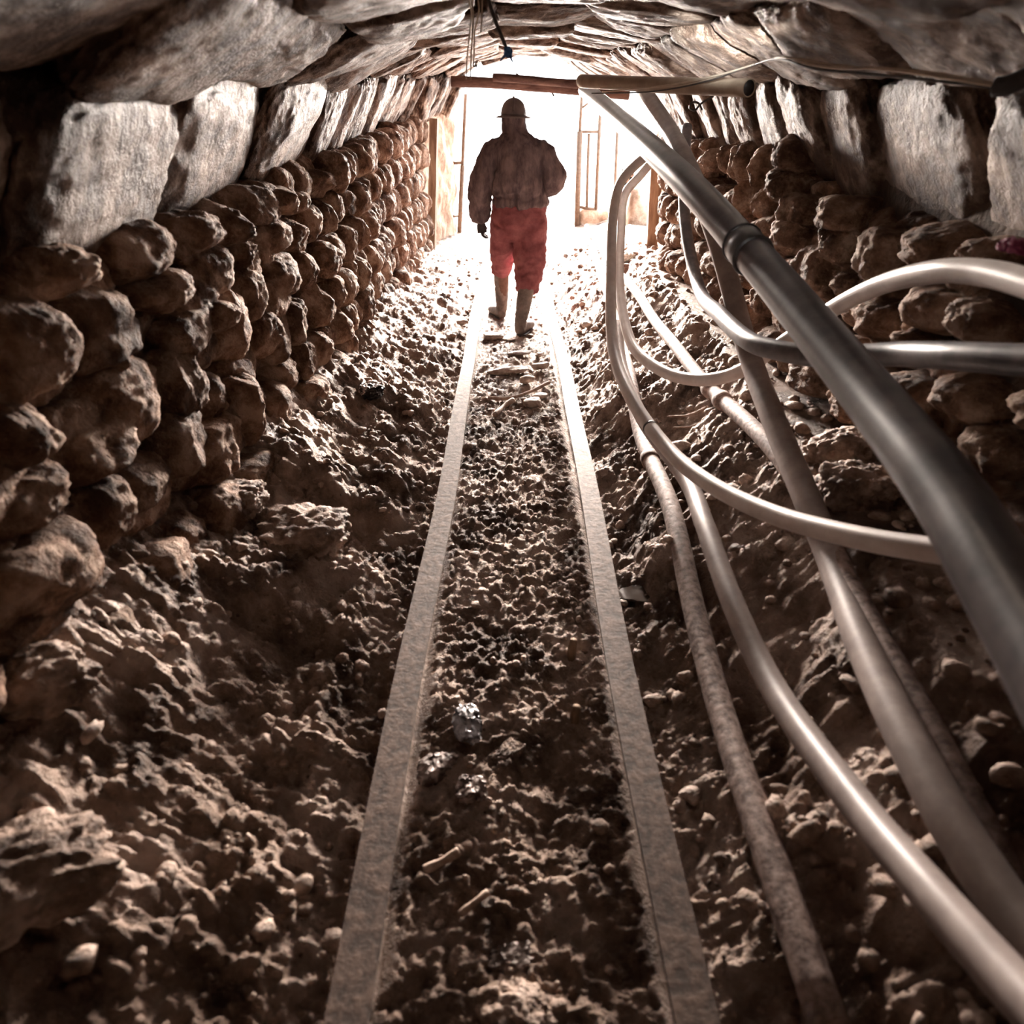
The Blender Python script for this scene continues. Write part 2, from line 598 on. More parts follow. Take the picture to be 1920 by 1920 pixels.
def solid_wall(name, prof, ys, thick, m, amp, nz=40):
    """Rendered wall: face x=prof(y)[0], top prof(y)[1]; inward side given by the sign of thick."""
    pts = []
    for y in ys:
        fx, top = prof(y)
        col = [(fx, y, -0.25 + (top + 0.25) * k / nz) for k in range(nz + 1)] + [(fx + thick, y, top), (fx + thick, y, -0.25)]
        pts.append(col)
    pts = np.array(pts)
    flat = pts.reshape(-1, 3)
    d = (fbm(flat * 2.2 + 5, 3) * amp + fbm(flat * np.array([9, 9, 3.0]) + 1, 3) * amp * 0.4).reshape(pts.shape[:2])
    d[:, -2:] = 0
    pts[:, :, 0] += d
    o = link(name, grid_mesh(name, pts), m)
    tag(o, None, None, kind='structure')
    return o


solid_wall('wall_entrance_left', lambda y: (-1.16 + 0.15 * (y - 8.9), 1.74 + 0.02 * y), np.linspace(8.85, 11.05, 60), -0.4, M['plaster'], 0.055)
solid_wall('wall_entrance_right', lambda y: (1.38 + 0.04 * (y - 6), spring(y) + 0.10), np.linspace(6.0, 7.5, 50), 0.4, M['plaster'], 0.05)
back = link('light_leak_cap', grid_mesh('light_leak_cap', np.array([[(x, Y0 + 0.02, z) for x in np.linspace(-1.9, 2.0, 12)] for z in np.linspace(-0.5, 2.6, 12)])), M['mortar'])  # unseen cap added behind the camera to keep sky light from leaking in
tag(back, None, None, kind='structure')
yard = link('ground_yard', grid_mesh('ground_yard', np.array([[(x, y, -0.09 - 0.02 * max(0, y - 13)) for x in np.linspace(-14, 14, 30)] for y in np.linspace(8.5, 60, 30)])), M['outside'])
tag(yard, None, None, kind='structure')

# ------------------------------------------------------------------ stones and slabs (shared meshes, one object each)
STONE = []
for k in range(18):
    v, f = super_block(22, rng.choice([2.4, 2.8, 3.2, 3.8]), 100 + k, 0.12, 0.045, cuts=3, cut_lim=(0.78, 1.0))
    me = mesh('stone', v, f)
    me.materials.append(M['stone'])
    STONE.append(me)
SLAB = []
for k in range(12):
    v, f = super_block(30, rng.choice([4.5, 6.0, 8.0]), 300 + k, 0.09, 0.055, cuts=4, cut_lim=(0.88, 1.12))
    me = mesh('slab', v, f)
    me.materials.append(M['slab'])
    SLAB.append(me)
for me in STONE + SLAB:
    me.polygons.foreach_set('use_smooth', [True] * len(me.polygons))


def put(me, name, parent, c, ax, half, flip=True):
    o = bpy.data.objects.new(name, me)
    COL.objects.link(o)
    m3 = Matrix((ax[0], ax[1], ax[2])).transposed()
    rot = m3.to_4x4()
    o.parent = parent
    s = [half[0], half[1], half[2]]
    if flip:
        # half turns about the stone's own axes keep the repeats from showing
        q = rng.choice([Matrix.Identity(4), Matrix.Rotation(math.pi, 4, 'X'), Matrix.Rotation(math.pi, 4, 'Y'), Matrix.Rotation(math.pi, 4, 'Z')])
    else:
        q = Matrix.Identity(4)
    o.matrix_world = Matrix.Translation(c) @ rot @ q @ Matrix.Diagonal((*s, 1))
    return o


def tilt(ax, rx, ry, rz):
    m = Matrix.Rotation(rx, 3, ax[0]) @ Matrix.Rotation(ry, 3, ax[1]) @ Matrix.Rotation(rz, 3, ax[2])
    return [m @ a for a in ax]


placed = {'l': [], 'r': []}


def wall_stone(side, x, y, z, ln, ht, dep):
    """ln along the tunnel, ht upright, dep into the wall (full sizes)."""
    parent = wall_left if side == 'l' else wall_right
    ax = [Vector((0, 1, 0)), Vector((0, 0, 1)), Vector((1, 0, 0))]
    ax = tilt(ax, rng.uniform(-0.10, 0.10), rng.uniform(-0.14, 0.14), rng.uniform(-0.16, 0.16))
    put(rng.choice(STONE), 'stone', parent, Vector((x, y, z)), ax, (ln / 2, ht / 2, dep / 2))
    placed[side].append((y, z, ln, ht))


# stones one can pick out near the camera: (centre px, centre py, width px, height px)
NEAR_L = [(190, 620, 135, 165), (40, 650, 125, 175), (268, 468, 120, 105), (300, 545, 105, 80), (365, 437, 78, 72), (392, 505, 88, 100),
          (430, 425, 55, 62), (348, 622, 88, 74), (395, 592, 55, 60), (432, 612, 82, 130), (466, 555, 66, 105), (486, 384, 66, 62),
          (522, 375, 52, 48), (505, 442, 72, 66), (522, 520, 78, 85), (500, 622, 60, 92), (234, 752, 125, 160), (330, 720, 72, 120),
          (180, 838, 110, 96), (336, 826, 86, 112), (392, 850, 72, 104), (262, 908, 110, 104), (196, 960, 90, 150), (45, 930, 105, 115),
          (62, 1085, 150, 180), (515, 768, 82, 92), (452, 770, 46, 125), (120, 510, 90, 90), (20, 800, 70, 120), (452, 480, 44, 60),
          (550, 445, 50, 60), (560, 505, 44, 74), (545, 600, 46, 80), (560, 380, 50, 42), (600, 345, 52, 44)]
for (cx, cy, w, h) in NEAR_L:
    d = FOC * 1.09 / (960 - cx)
    c = P(cx, cy, d)
    ht = h * d / FOC * 1.06
    ln = min(0.44, max(0.17, w * d / FOC * 1.9))
    wall_stone('l', c.x - 0.075 + rng.uniform(-0.02, 0.02), c.y, c.z, ln, ht, 0.30)
NEAR_R = [(1492, 292, 64, 62), (1482, 346, 66, 60), (1436, 312, 34, 70), (1400, 305, 34, 66), (1372, 300, 34, 56), (1415, 374, 34, 66), (1445, 378, 30, 60),
          (1500, 395, 70, 54), (1490, 446, 70, 66), (1580, 402, 90, 60), (1578, 460, 70, 72), (1540, 505, 96, 84), (1660, 478, 96, 92), (1770, 462, 120, 74),
          (1600, 530, 60, 50), (1664, 606, 110, 84), (1764, 580, 140, 84), (1870, 610, 90, 70), (1740, 640, 80, 40), (1830, 748, 130, 90), (1730, 745, 110, 70),
          (1420, 520, 40, 46), (1390, 470, 34, 60), (1420, 590, 44, 60), (1450, 560, 40, 60), (1880, 480, 80, 60), (1350, 300, 30, 40), (1335, 270, 26, 28),
          (1880, 850, 110, 90), (1790, 870, 110, 80), (1560, 650, 70, 60), (1610, 660, 60, 50)]
for (cx, cy, w, h) in NEAR_R:
    d = FOC * 1.27 / (cx - 960)
    c = P(cx, cy, d)
    ht = h * d / FOC * 1.05
    ln = min(0.46, max(0.15, w * d / FOC * 1.35))
    wall_stone('r', c.x + 0.055 + rng.uniform(-0.02, 0.02), c.y, c.z, ln, ht, 0.30)


def courses(side, xface, ya, yb, nc):
    pre = list(placed[side])
    for k in range(nc):
        y = ya + rng.uniform(0, 0.2)
        while y < yb:
            lo = (bank_left(y) if side == 'l' else bank_right(y)) - 0.16
            hi = spring(y) + 0.02
            ch = (hi - lo) / nc
            ln = rng.uniform(0.20, 0.36) if y > 1.2 else rng.uniform(0.28, 0.42)
            yc, zc = y + ln / 2, lo + (k + 0.5) * ch + rng.uniform(-0.02, 0.02)
            hit = any(abs(yc - a) < (ln + l2) * 0.40 and abs(zc - b) < (ch + h2) * 0.40 for (a, b, l2, h2) in pre)
            proud = rng.uniform(-0.045, 0.035)
            s = 1 if side == 'l' else -1
            if hit:
                proud -= 0.085
            wall_stone(side, xface + s * (proud - 0.10), yc, zc, ln * 1.04, ch * rng.uniform(0.98, 1.16), 0.30)
            y += ln * rng.uniform(0.90, 1.02)


courses('l', -1.04, 0.30, 8.95, 6)
courses('r', 1.23, 0.70, 6.05, 5)

ROWS = [  # (t0, t1, joints along the tunnel)
    (-0.06, 0.64, [-0.9, -0.2, 0.40, 0.98, 1.62, 2.39, 3.35, 4.31, 4.75, 5.2, 5.6, 6.0, 6.45, 6.9, 7.35, 7.8, 8.3, 8.8, 9.3, 9.8, 10.3, 10.8]),
    (0.62, 1.03, [-0.9, -0.1, 0.55, 1.10, 1.69, 2.42, 3.30, 4.05, 4.6, 5.15, 5.6, 6.1, 6.5, 7.0, 7.5, 7.9, 8.3, 8.8, 9.3, 9.8, 10.3, 10.8]),
    (1.02, 1.40, [0.2, 1.0, 1.8, 2.6, 3.35, 3.9, 4.6, 5.0, 5.5, 6.0, 6.4, 6.9, 7.3, 7.8, 8.3, 8.8, 9.3, 9.8, 10.3, 10.8]),
    (1.38, 1.78, [0.2, 1.0, 1.9, 2.7, 3.2, 3.8, 4.4, 4.85, 5.3, 5.7, 6.2, 6.6, 7.1, 7.5, 8.0, 8.3, 8.8, 9.3, 9.8, 10.3, 10.8]),
    (1.76, 2.14, [0.2, 1.0, 1.7, 2.5, 3.2, 3.75, 4.3, 4.9, 5.4, 5.9, 6.3, 6.8, 7.2, 7.7, 8.3, 8.8, 9.3, 9.8, 10.3, 10.8]),
    (2.12, 2.54, [0.2, 0.9, 1.50, 2.15, 2.80, 3.35, 3.85, 4.35, 4.8, 5.3, 5.8, 6.3, 6.8, 7.3, 7.8, 8.3, 8.8, 9.3, 9.8, 10.3, 10.8]),
    (2.52, 3.22, [-0.4, 0.3, 0.95, 1.50, 2.07, 2.76, 3.16, 3.60, 4.05, 4.4, 4.8, 5.2, 5.6, 6.0, 6.5, 7.0, 7.5]),
]
for ri, (t0, t1, js) in enumerate(ROWS):
    for a, b in zip(js[:-1], js[1:]):
        ym = (a + b) / 2
        tm = (t0 + t1) / 2 + rng.uniform(-0.02, 0.02)
        j0, j1 = rng.uniform(-0.06, 0.06), rng.uniform(-0.06, 0.06)
        if ri in (0, 6):
            j0, j1 = j0 * 0.3, j1 * 0.5
        pa, pb = arch(t0 + j0, ym), arch(t1 + j1, ym)
        tm += (j0 + j1) / 2
        tang = Vector(pb - pa)
        ln = tang.length
        tang.normalize()
        along = Vector((0, 1, 0.045)).normalized()
        nrm = along.cross(tang).normalized()
        tang = nrm.cross(along).normalized()
        mid = Vector(arch(tm, ym))
        inward = Vector((0.1, ym, spring(ym) + 0.1)) - mid
        if nrm.dot(inward) < 0:
            nrm = -nrm
        ax = [along, nrm.cross(along), nrm]
        ax = tilt(ax, rng.uniform(-0.06, 0.06), rng.uniform(-0.05, 0.05) , rng.uniform(-0.08, 0.08))
        th = rng.uniform(0.12, 0.17)
        sag = rng.uniform(-0.03, 0.035)
        if ri in (0, 6):
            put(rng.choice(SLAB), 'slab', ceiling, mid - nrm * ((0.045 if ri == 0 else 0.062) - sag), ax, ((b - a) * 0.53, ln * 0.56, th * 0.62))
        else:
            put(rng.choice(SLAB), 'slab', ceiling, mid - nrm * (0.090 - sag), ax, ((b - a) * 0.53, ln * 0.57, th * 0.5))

# ------------------------------------------------------------------ rubble on the floor (nobody could count it)
def build_rubble():
    blobs = []
    for s in range(6):
        bm = bmesh.new()
        bmesh.ops.create_icosphere(bm, subdivisions=2, radius=1.0)
        me = bpy.data.meshes.new('tmp')
        bm.to_mesh(me)
        bm.free()
        v = coords(me)
        f = np.array([p.vertices[:] for p in me.polygons])
        v *= (1 + 0.30 * fbm(v * 1.2 + s * 13, 2))[:, None]
        blobs.append((v, f))
        bpy.data.meshes.remove(me)
    VV, FF, n0 = [], [], 0
    for _ in range(4200):
        y = 0.35 + 8.6 * nprng.rand() ** 1.7
        x = nprng.uniform(-1.12, 1.3)
        if abs(x + 0.29) < 0.06 or abs(x - 0.33) < 0.06:
            continue
        bed = abs(x - 0.02) < 0.33
        r = 0.005 + 0.020 * nprng.rand() ** 3.5
        if x > 0.6:
            r *= 1.3
        if bed:
            if nprng.rand() < 0.35:
                continue
            r *= 0.7
        v, f = blobs[nprng.randint(6)]
        a = nprng.uniform(0, 6.28)
        c, s = math.cos(a), math.sin(a)
        w = v * np.array([r * nprng.uniform(0.8, 1.5), r * nprng.uniform(0.7, 1.2), r * nprng.uniform(0.55, 0.95)])
        w = np.stack([w[:, 0] * c - w[:, 1] * s, w[:, 0] * s + w[:, 1] * c, w[:, 2]], 1)
        w += np.array([x, y, fz(x, y) + r * 0.25])
        VV.append(w)
        FF.append(f + n0)
        n0 += len(v)
    V = np.vstack(VV)
    F = np.vstack(FF).astype(np.int32)
    me = bpy.data.meshes.new('rubble')
    me.vertices.add(len(V))
    me.vertices.foreach_set('co', V.reshape(-1).astype(np.float32))
    me.loops.add(len(F) * 3)
    me.loops.foreach_set('vertex_index', F.reshape(-1))
    me.polygons.add(len(F))
    me.polygons.foreach_set('loop_start', np.arange(len(F), dtype=np.int32) * 3)
    me.polygons.foreach_set('loop_total', np.full(len(F), 3, dtype=np.int32))
    me.update(calc_edges=True)
    o = link('rubble', me, M['clod'], floor)
    o['kind'] = 'stuff'


build_rubble()

# ------------------------------------------------------------------ rails
def rail(x0, label):
    root = thing('rail', (x0, 0.1, 0.0), label, 'rail', 'steel rails of the mine track')
    ys = np.concatenate([np.linspace(0.1, 3, 90), np.linspace(3.1, 11.5, 90)])
    wob = 0.008 * np.sin(ys * 1.3 + x0 * 9) + 0.004 * np.sin(ys * 3.1)
    top = 0.050 + 0.004 * np.sin(ys * 2.1 + x0)
    path = np.stack([x0 + wob, ys, top], 1)
    w, h = 0.0245, 0.024
    head = [(-w, -h), (w, -h), (w, -0.005), (w * 0.86, 0.0), (w * 0.3, 0.0012), (-w * 0.3, 0.0012), (-w * 0.86, 0.0), (-w, -0.005)]
    keep = [(q[0], q[1]) for q in head]
    tube('rail_head', path, 1.0, M['rail'], root, profile=np.array(keep))
    web = [(-0.009, -0.075), (0.009, -0.075), (0.009, -0.02), (-0.009, -0.02)]
    tube('rail_web', path, 1.0, M['rail_side'], root, profile=np.array(web))
    foot = [(-0.040, -0.088), (0.040, -0.088), (0.040, -0.078), (-0.040, -0.078)]
    tube('rail_foot', path, 1.0, M['rail_side'], root, profile=np.array(foot))
    return root


rail(-0.29, 'worn steel rail of the track running left of the walking miner')
rail(0.33, 'worn steel rail of the track beside the ground pipes, right of the miner')

# ------------------------------------------------------------------ pipes and hoses
def px_path(rows, n=110):
    return smooth_path([P(*r) for r in rows], n)


def floor_path(rows, rad, n=110):
    pts = []
    for (x, y) in rows:
        q = on_floor(x, y, rad * 0.9)
        pts.append(q)
    p = smooth_path(pts, n)
    for i in range(n):
        top = max(fz(p[i, 0] + dx, p[i, 1] + dy) for dx in (-0.03, -0.015, 0, 0.015, 0.03) for dy in (-0.02, 0, 0.02))
        p[i, 2] = max(p[i, 2], top + rad * 0.35)
    for _ in range(25):
        p[1:-1, 2] = 0.25 * p[:-2, 2] + 0.5 * p[1:-1, 2] + 0.25 * p[2:, 2]
    return p


def pipe(name, path, rad, m, label, cat, group=None, sides=20, hollow=0.0):
    c = path[len(path) // 2]
    root = thing(name, tuple(c), label, cat, group)
    tube('pipe_run' if 'pipe' in name else 'hose_run', path, rad, m, root, sides=sides, hollow=hollow)
    return root, path


def ring_on(path, k, rad, length, m, root, name):
    """A sleeve round the pipe at path index k."""
    p = np.asarray(path)
    t = p[min(k + 1, len(p) - 1)] - p[max(k - 1, 0)]
    t /= np.linalg.norm(t)
    seg = np.array([p[k] - t * length / 2, p[k] - t * length * 0.42, p[k] + t * length * 0.42, p[k] + t * length / 2])
    return tube(name, seg, np.array([rad * 0.96, rad, rad, rad * 0.96]), m, root, sides=24)


def near_index(path, px, py):
    best, bi = 1e9, 0
    for i, q in enumerate(path):
        d = Vector(q) - Vector((0, 0, EYE))
        dep = d.y * CP - d.z * SP
        if dep < 0.1:
            continue
        x = 960 + FOC * d.x / dep
        y = 960 - FOC * (d.y * SP + d.z * CP) / dep
        e = (x - px) ** 2 + (y - py) ** 2
        if e < best:
            best, bi = e, i
    return bi


path = px_path([(1098, 168, 5.2), (1250, 305, 2.95), (1405, 472, 2.13), (1600, 705, 1.50), (1760, 905, 1.14), (1850, 1045, 0.98), (1985, 1270, 0.80), (2500, 2130, 0.45)], 140)
root, _ = pipe('main_pipe', path, 0.055, M['main_pipe'], 'thick black pipe slanting down from the lintel to the lower right corner', 'pipe')
k = near_index(path, 1405, 472)
ring_on(path, k, 0.0605, 0.11, M['joint'], root, 'joint_sleeve')
for q in (-0.055, 0.055):
    t = path[k + 1] - path[k]
    t /= np.linalg.norm(t)
    c = path[k] + t * q
    tube('joint_ring', np.array([c - t * 0.008, c, c + t * 0.008]), np.array([0.061, 0.065, 0.061]), M['joint'], root, sides=24)

path = px_path([(1205, 168, 3.9), (1250, 236, 3.45), (1290, 312, 3.05), (1345, 450, 2.86), (1400, 650, 2.66), (1450, 785, 2.36), (1515, 940, 2.06), (1560, 1050, 1.92), (1630, 1235, 1.58), (1750, 1480, 1.26), (1880, 1690, 1.08), (2010, 1860, 0.96)], 150)
pipe('grey_hose', path, 0.041, M['hose_grey'], 'wide matt grey hose crossing under the thick black pipe and down to the bottom right', 'hose')

path = px_path([(1288, 238, 3.9), (1282, 330, 3.8), (1286, 430, 3.65), (1312, 545, 3.3), (1350, 590, 2.62), (1400, 637, 2.22), (1455, 656, 2.05), (1545, 669, 1.88), (1680, 664, 1.66), (1800, 668, 1.42), (1990, 680, 1.18)], 130)
pipe('slate_hose', path, 0.030, M['hose_dark'], 'shiny slate grey hose dropping along the right wall and bending level to the right', 'hose')

path = px_path([(1245, 268, 4.2), (1205, 298, 4.15), (1165, 340, 4.1), (1150, 400, 4.0), (1146, 500, 3.72), (1148, 640, 3.25), (1180, 740, 2.85), (1250, 840, 2.50), (1332, 908, 2.18), (1450, 965, 1.88), (1600, 1006, 1.60), (1750, 1032, 1.40), (1940, 1056, 1.20)], 150)
root, _ = pipe('pale_hose', path, 0.0275, M['hose_light'], 'pale hose hanging near the gate then sweeping right behind the thick black pipe', 'hose')
ring_on(path, near_index(path, 1218, 800), 0.0287, 0.012, M['wire_dark'], root, 'binding_wire')

path = px_path([(1232, 292, 4.55), (1200, 330, 4.5), (1170, 368, 4.42), (1164, 440, 4.28), (1162, 540, 3.98), (1182, 640, 3.55), (1232, 690, 3.25), (1300, 712, 3.0), (1380, 700, 2.8), (1472, 640, 2.58), (1560, 580, 2.25), (1650, 535, 1.92), (1750, 510, 1.62), (1850, 512, 1.43), (1990, 550, 1.2)], 150)
pipe('looping_hose', path, 0.0275, M['hose_light'], 'pale hose looping low by the bank and rising in an arc at the right edge', 'hose')

path = px_path([(1157, 605, 3.95), (1166, 690, 3.58), (1205, 785, 3.08), (1285, 895, 2.58), (1320, 980, 2.25), (1370, 1120, 1.92), (1450, 1290, 1.62), (1600, 1500, 1.22), (1750, 1680, 0.98), (1960, 1915, 0.78), (2350, 2300, 0.56)], 150)
pipe('smooth_hose', path, 0.032, M['hose_grey'], 'smooth grey brown hose with dark nicks running over the ground to the bottom right corner', 'hose')

path = floor_path([(1100, 430), (1122, 460), (1158, 520), (1250, 645), (1330, 752), (1400, 835), (1470, 920), (1530, 1030), (1600, 1190), (1680, 1350), (1760, 1500), (1850, 1680), (1960, 1900)], 0.032)
root, _ = pipe('ground_pipe', path, 0.032, M['rust_pipe'], 'dusty pipe with a thick coupling lying on the right bank under the grey hose', 'pipe')
for (a, b) in ((1318, 738), (1345, 772)):
    ring_on(path, near_index(path, a, b), 0.042, 0.05, M['rust_pipe'], root, 'coupling')

path = floor_path([(1112, 468), (1130, 530), (1158, 640), (1190, 790), (1215, 870), (1252, 970), (1290, 1130), (1350, 1350), (1425, 1600), (1540, 1960)], 0.036)
root, _ = pipe('rusted_pipe', path, 0.036, M['rust_pipe'], 'flaking rust brown pipe on the ground just beside the rail', 'pipe')
ring_on(path, near_index(path, 1212, 862), 0.043, 0.05, M['rust_pipe'], root, 'coupling')

# a pole-like pipe under the roof, open at its near end, and the lintel beams
path = px_path([(1090, 152, 3.85), (1250, 160, 3.2), (1405, 165, 2.75)], 24)
pipe('tan_pipe', path, 0.033, M['tan_pipe'], 'tan pipe with an open dark end propped under the roof, wires along it', 'pipe', hollow=0.86)
root = [o for o in COL.objects if o.name == 'tan_pipe'][0]
tube('bore_shade_plug', np.array([path[-1] + (path[-4] - path[-1]) * t for t in (1.0, 0.5, 0.02)]), 0.0284, M['joint'], root)  # black plug just inside the mouth stands in for the shade of the bore


def beam(name, a, b, r, m, label, seed):
    p = smooth_path([a, b], 30)
    p[:, 2] += 0.02 * np.sin(np.linspace(0, 3, 30) + seed)
    rad = r * (1 + 0.10 * fbm(np.stack([np.linspace(0, 6, 30), np.full(30, seed * 1.7), np.zeros(30)], 1), 2))
    root = thing(name, tuple(p[15]), label, 'beam')
    tube('pole', p, rad, m, root, sides=12)
    return root


beam('lintel_beam', Q(846, 157, 6.9), Q(1180, 174, 6.9), 0.040, M['beam'], 'dark rough lintel beam crossing low over the portal opening', 1)
beam('roof_pole', Q(925, 150, 6.6), Q(1135, 153, 6.4), 0.030, M['beam'], 'slim brown pole lying along the top of the lintel beam', 2)


def timber_post(px, py0, py1, Y, w, label):
    a, b = Q(px[0], py0, Y), Q(px[1], py1, Y)
    root = thing('timber_post', (b.x, b.y, b.z), label, 'post')
    prof = np.array([(-1, -0.8), (0.9, -1), (1, 0.9), (-0.9, 1)])
    p = smooth_path([b - Vector((0, 0, 0.06)), a], 14)
    rad = w * (1 + 0.08 * fbm(np.stack([np.linspace(0, 4, 14), np.full(14, Y), np.full(14, px[0] * 0.1)], 1), 2))
    tube('post_timber', p, rad, M['timber'], root, profile=prof)
    return root


timber_post((1232, 1222), 300, 466, 6.75, 0.055, 'brown squared timber post against the pale right wall')
timber_post((814, 809), 222, 468, 9.25, 0.05, 'brown timber post where the left stone wall ends')


# gate, left frame
def bar(root, name, a, b, r, m, sides=8):
    return tube(name, np.array([tuple(a), tuple((Vector(a) + Vector(b)) / 2), tuple(b)]), r, m, root, sides=sides)


g = Q(1082, 440, 11)
gate = thing('metal_gate', tuple(g), 'open rusty barred gate at the tunnel mouth right of the miner', 'gate')
bar(gate, 'gate_post', Q(1091, 176, 11), Q(1087, 250, 11), 0.022, M['gate'])
bar(gate, 'gate_post', Q(1087, 246, 11), Q(1081, 442, 11), 0.042, M['gate'], 10)
bar(gate, 'gate_bar', Q(1104, 250, 11), Q(1100, 389, 11), 0.022, M['gate'])
bar(gate, 'gate_bar', Q(1126, 196, 11), Q(1117, 392, 11), 0.026, M['gate'])
bar(gate, 'gate_rail', Q(1084, 247, 11), Q(1126, 247, 11), 0.018, M['gate'])
bar(gate, 'gate_rail', Q(1086, 388, 11), Q(1119, 393, 11), 0.022, M['gate'])
bar(gate, 'gate_brace', Q(1092, 202, 11), Q(1108, 189, 11), 0.014, M['gate'])
gp = thing('gate_stake', tuple(Q(1151, 402, 10.6)), 'thin rusty stake standing past the barred gate', 'post')
bar(gp, 'stake_rod', Q(1158, 236, 10.6), Q(1151, 404, 10.6), 0.022, M['gate'])
fr = thing('door_frame_post', tuple(Q(862, 440, 11)), 'thin frame post at the left side of the bright opening', 'post')
bar(fr, 'post_rod', Q(873, 176, 11), Q(867, 310, 11), 0.024, M['gate'])
bar(fr, 'post_rod', Q(867, 310, 11), Q(861, 442, 11), 0.034, M['gate'])
bar(fr, 'hinge', Q(848, 306, 11), Q(868, 305, 11), 0.022, M['gate'])
bar(fr, 'hinge', Q(844, 406, 11), Q(863, 405, 11), 0.015, M['gate'])

# low whitewashed kerb behind the gate and a hollow brick on it
v, f = super_block(10, 8, 900, 0.02, 0.01)
kerb = link('low_wall', mesh('low_wall', v * np.array([0.75, 0.22, 0.26]), f), M['plaster'])
kerb.location = (1.75, 11.2, 0.12)
tag(kerb, 'low pale rendered wall behind the barred gate', 'wall')
v, f = super_block(10, 6, 901, 0.05, 0.02)
bank_block = link('pier_block', mesh('pier_block', v * np.array([0.30, 0.30, 0.42]), f), M['plaster'])
bank_block.location = (1.80, 9.9, 0.30)
tag(bank_block, 'pale rough masonry pier past the right end of the tunnel wall', 'pier')


def hollow_brick(c, w, h, d):
    root = thing('hollow_brick', (c.x, c.y, c.z - h / 2), 'orange hollow clay brick with dark square holes past the hose tops', 'brick')
    bm = bmesh.new()
    t = 0.012
    def box(x0, x1, z0, z1):
        r = bmesh.ops.create_cube(bm, size=1)
        for q in r['verts']:
            q.co = (c.x + (x0 + x1) / 2 + q.co.x * (x1 - x0), c.y + q.co.y * d, c.z + (z0 + z1) / 2 + q.co.z * (z1 - z0))
    for k in range(3):
        x = -w / 2 + t / 2 + k * (w - t) / 2
        box(x - t / 2, x + t / 2, -h / 2, h / 2)
    for k in range(4):
        z = -h / 2 + t / 2 + k * (h - t) / 3
        box(-w / 2, w / 2, z - t / 2, z + t / 2)
    me = bpy.data.meshes.new('brick_shell')
    bm.to_mesh(me)
    bm.free()
    keep_parent(link('brick_shell', me, M['brick'], smooth=False), root)
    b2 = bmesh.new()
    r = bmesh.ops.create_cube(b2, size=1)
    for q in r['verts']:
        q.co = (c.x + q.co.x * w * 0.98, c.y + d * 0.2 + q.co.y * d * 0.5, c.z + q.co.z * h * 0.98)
    me = bpy.data.meshes.new('hole_shade_block')
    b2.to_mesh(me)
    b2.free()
    keep_parent(link('hole_shade_block', me, M['joint'], smooth=False), root)  # black filler inside the shell paints the shade seen in the holes


hollow_brick(Q(1176, 334, 9.75), 0.13, 0.20, 0.25)

# ------------------------------------------------------------------ wires
def wires(name, label, cat, rows, r, m, group=None, part='wire', n=60):
    first = rows[0][0]
    root = thing(name, tuple(P(*first)), label, cat, group)
    for k, pts in enumerate(rows):
        mm = m[k % len(m)] if isinstance(m, list) else m
        tube(part, smooth_path([P(*q) for q in pts], n), r, mm, root, sides=6)
    return root


wires('electric_wires', 'loose pale wires strung along the tan pipe and right roof slabs', 'wires',
      [[(1125, 165, 3.55), (1200, 165, 3.28), (1285, 160, 2.98), (1380, 132, 2.55), (1440, 113, 2.2), (1475, 108, 2.0), (1560, 122, 1.85), (1700, 135, 1.6), (1860, 160, 1.4)],
       [(1110, 175, 3.62), (1220, 172, 3.22), (1320, 154, 2.82), (1400, 126, 2.4), (1460, 110, 2.08), (1520, 128, 1.9), (1620, 138, 1.74), (1740, 150, 1.55), (1865, 164, 1.4)],
       [(1130, 172, 3.52), (1250, 160, 3.05), (1350, 140, 2.65), (1440, 114, 2.2), (1490, 116, 1.98), (1570, 128, 1.83), (1650, 128, 1.68), (1760, 138, 1.52), (1868, 158, 1.4)]],
      0.0035, [M['wire_tan'], M['wire_dark'], M['wire_tan']])
wb_ = thing('cable_wrap', tuple(P(1895, 160, 1.38)), 'black taped bundle where the pale wires end at the right edge', 'cable wrap')
tube('tape', smooth_path([P(1862, 163, 1.40), P(1890, 160, 1.38), P(1935, 140, 1.35)], 16), np.concatenate([[0.007], np.full(14, 0.019), [0.017]]), M['wire_dark'], wb_, sides=10)
wires('hanging_wires', 'thin pale wires hanging from the roof left of the black strap', 'wires',
      [[(876, -20, 2.1), (884, 30, 2.13), (880, 70, 2.1), (876, 110, 2.13), (874, 148, 2.13)], [(884, -20, 2.1), (887, 40, 2.1), (884, 90, 2.1), (882, 150, 2.13)],
       [(893, -20, 2.1), (898, 20, 2.1), (890, 60, 2.13), (889, 100, 2.13), (888, 118, 2.13)], [(904, -20, 2.06), (904, 20, 2.06), (902, 60, 2.06)]],
      0.0024, M['wire_tan'], n=40)
hk = thing('wire_hook', tuple(P(890, 124, 2.13)), 'small dark twisted wire loop at the end of a hanging wire', 'hook')
tube('hook_wire', smooth_path([P(896, 116, 2.1), P(888, 118, 2.1), P(889, 126, 2.1), P(894, 120, 2.1), P(892, 134, 2.1)], 30), 0.0022, M['wire_dark'], hk, sides=6)
st = thing('hanging_strap', tuple(P(930, 45, 2.13)), 'black strap hanging from the roof with a blue cloth knot', 'strap')
tube('strap_cord', smooth_path([P(910, -25, 2.1), P(922, 20, 2.12), (P(938, 62, 2.13)), P(951, 94, 2.15)], 24), 0.0055, M['wire_dark'], st, sides=8)
v, f = super_block(8, 2.2, 910, 0.28, 0.12)
kn = link('cloth_knot', mesh('cloth_knot', v * 0.0135, f), M['blue'])
kn.location = P(953, 98, 2.15)
keep_parent(kn, st)
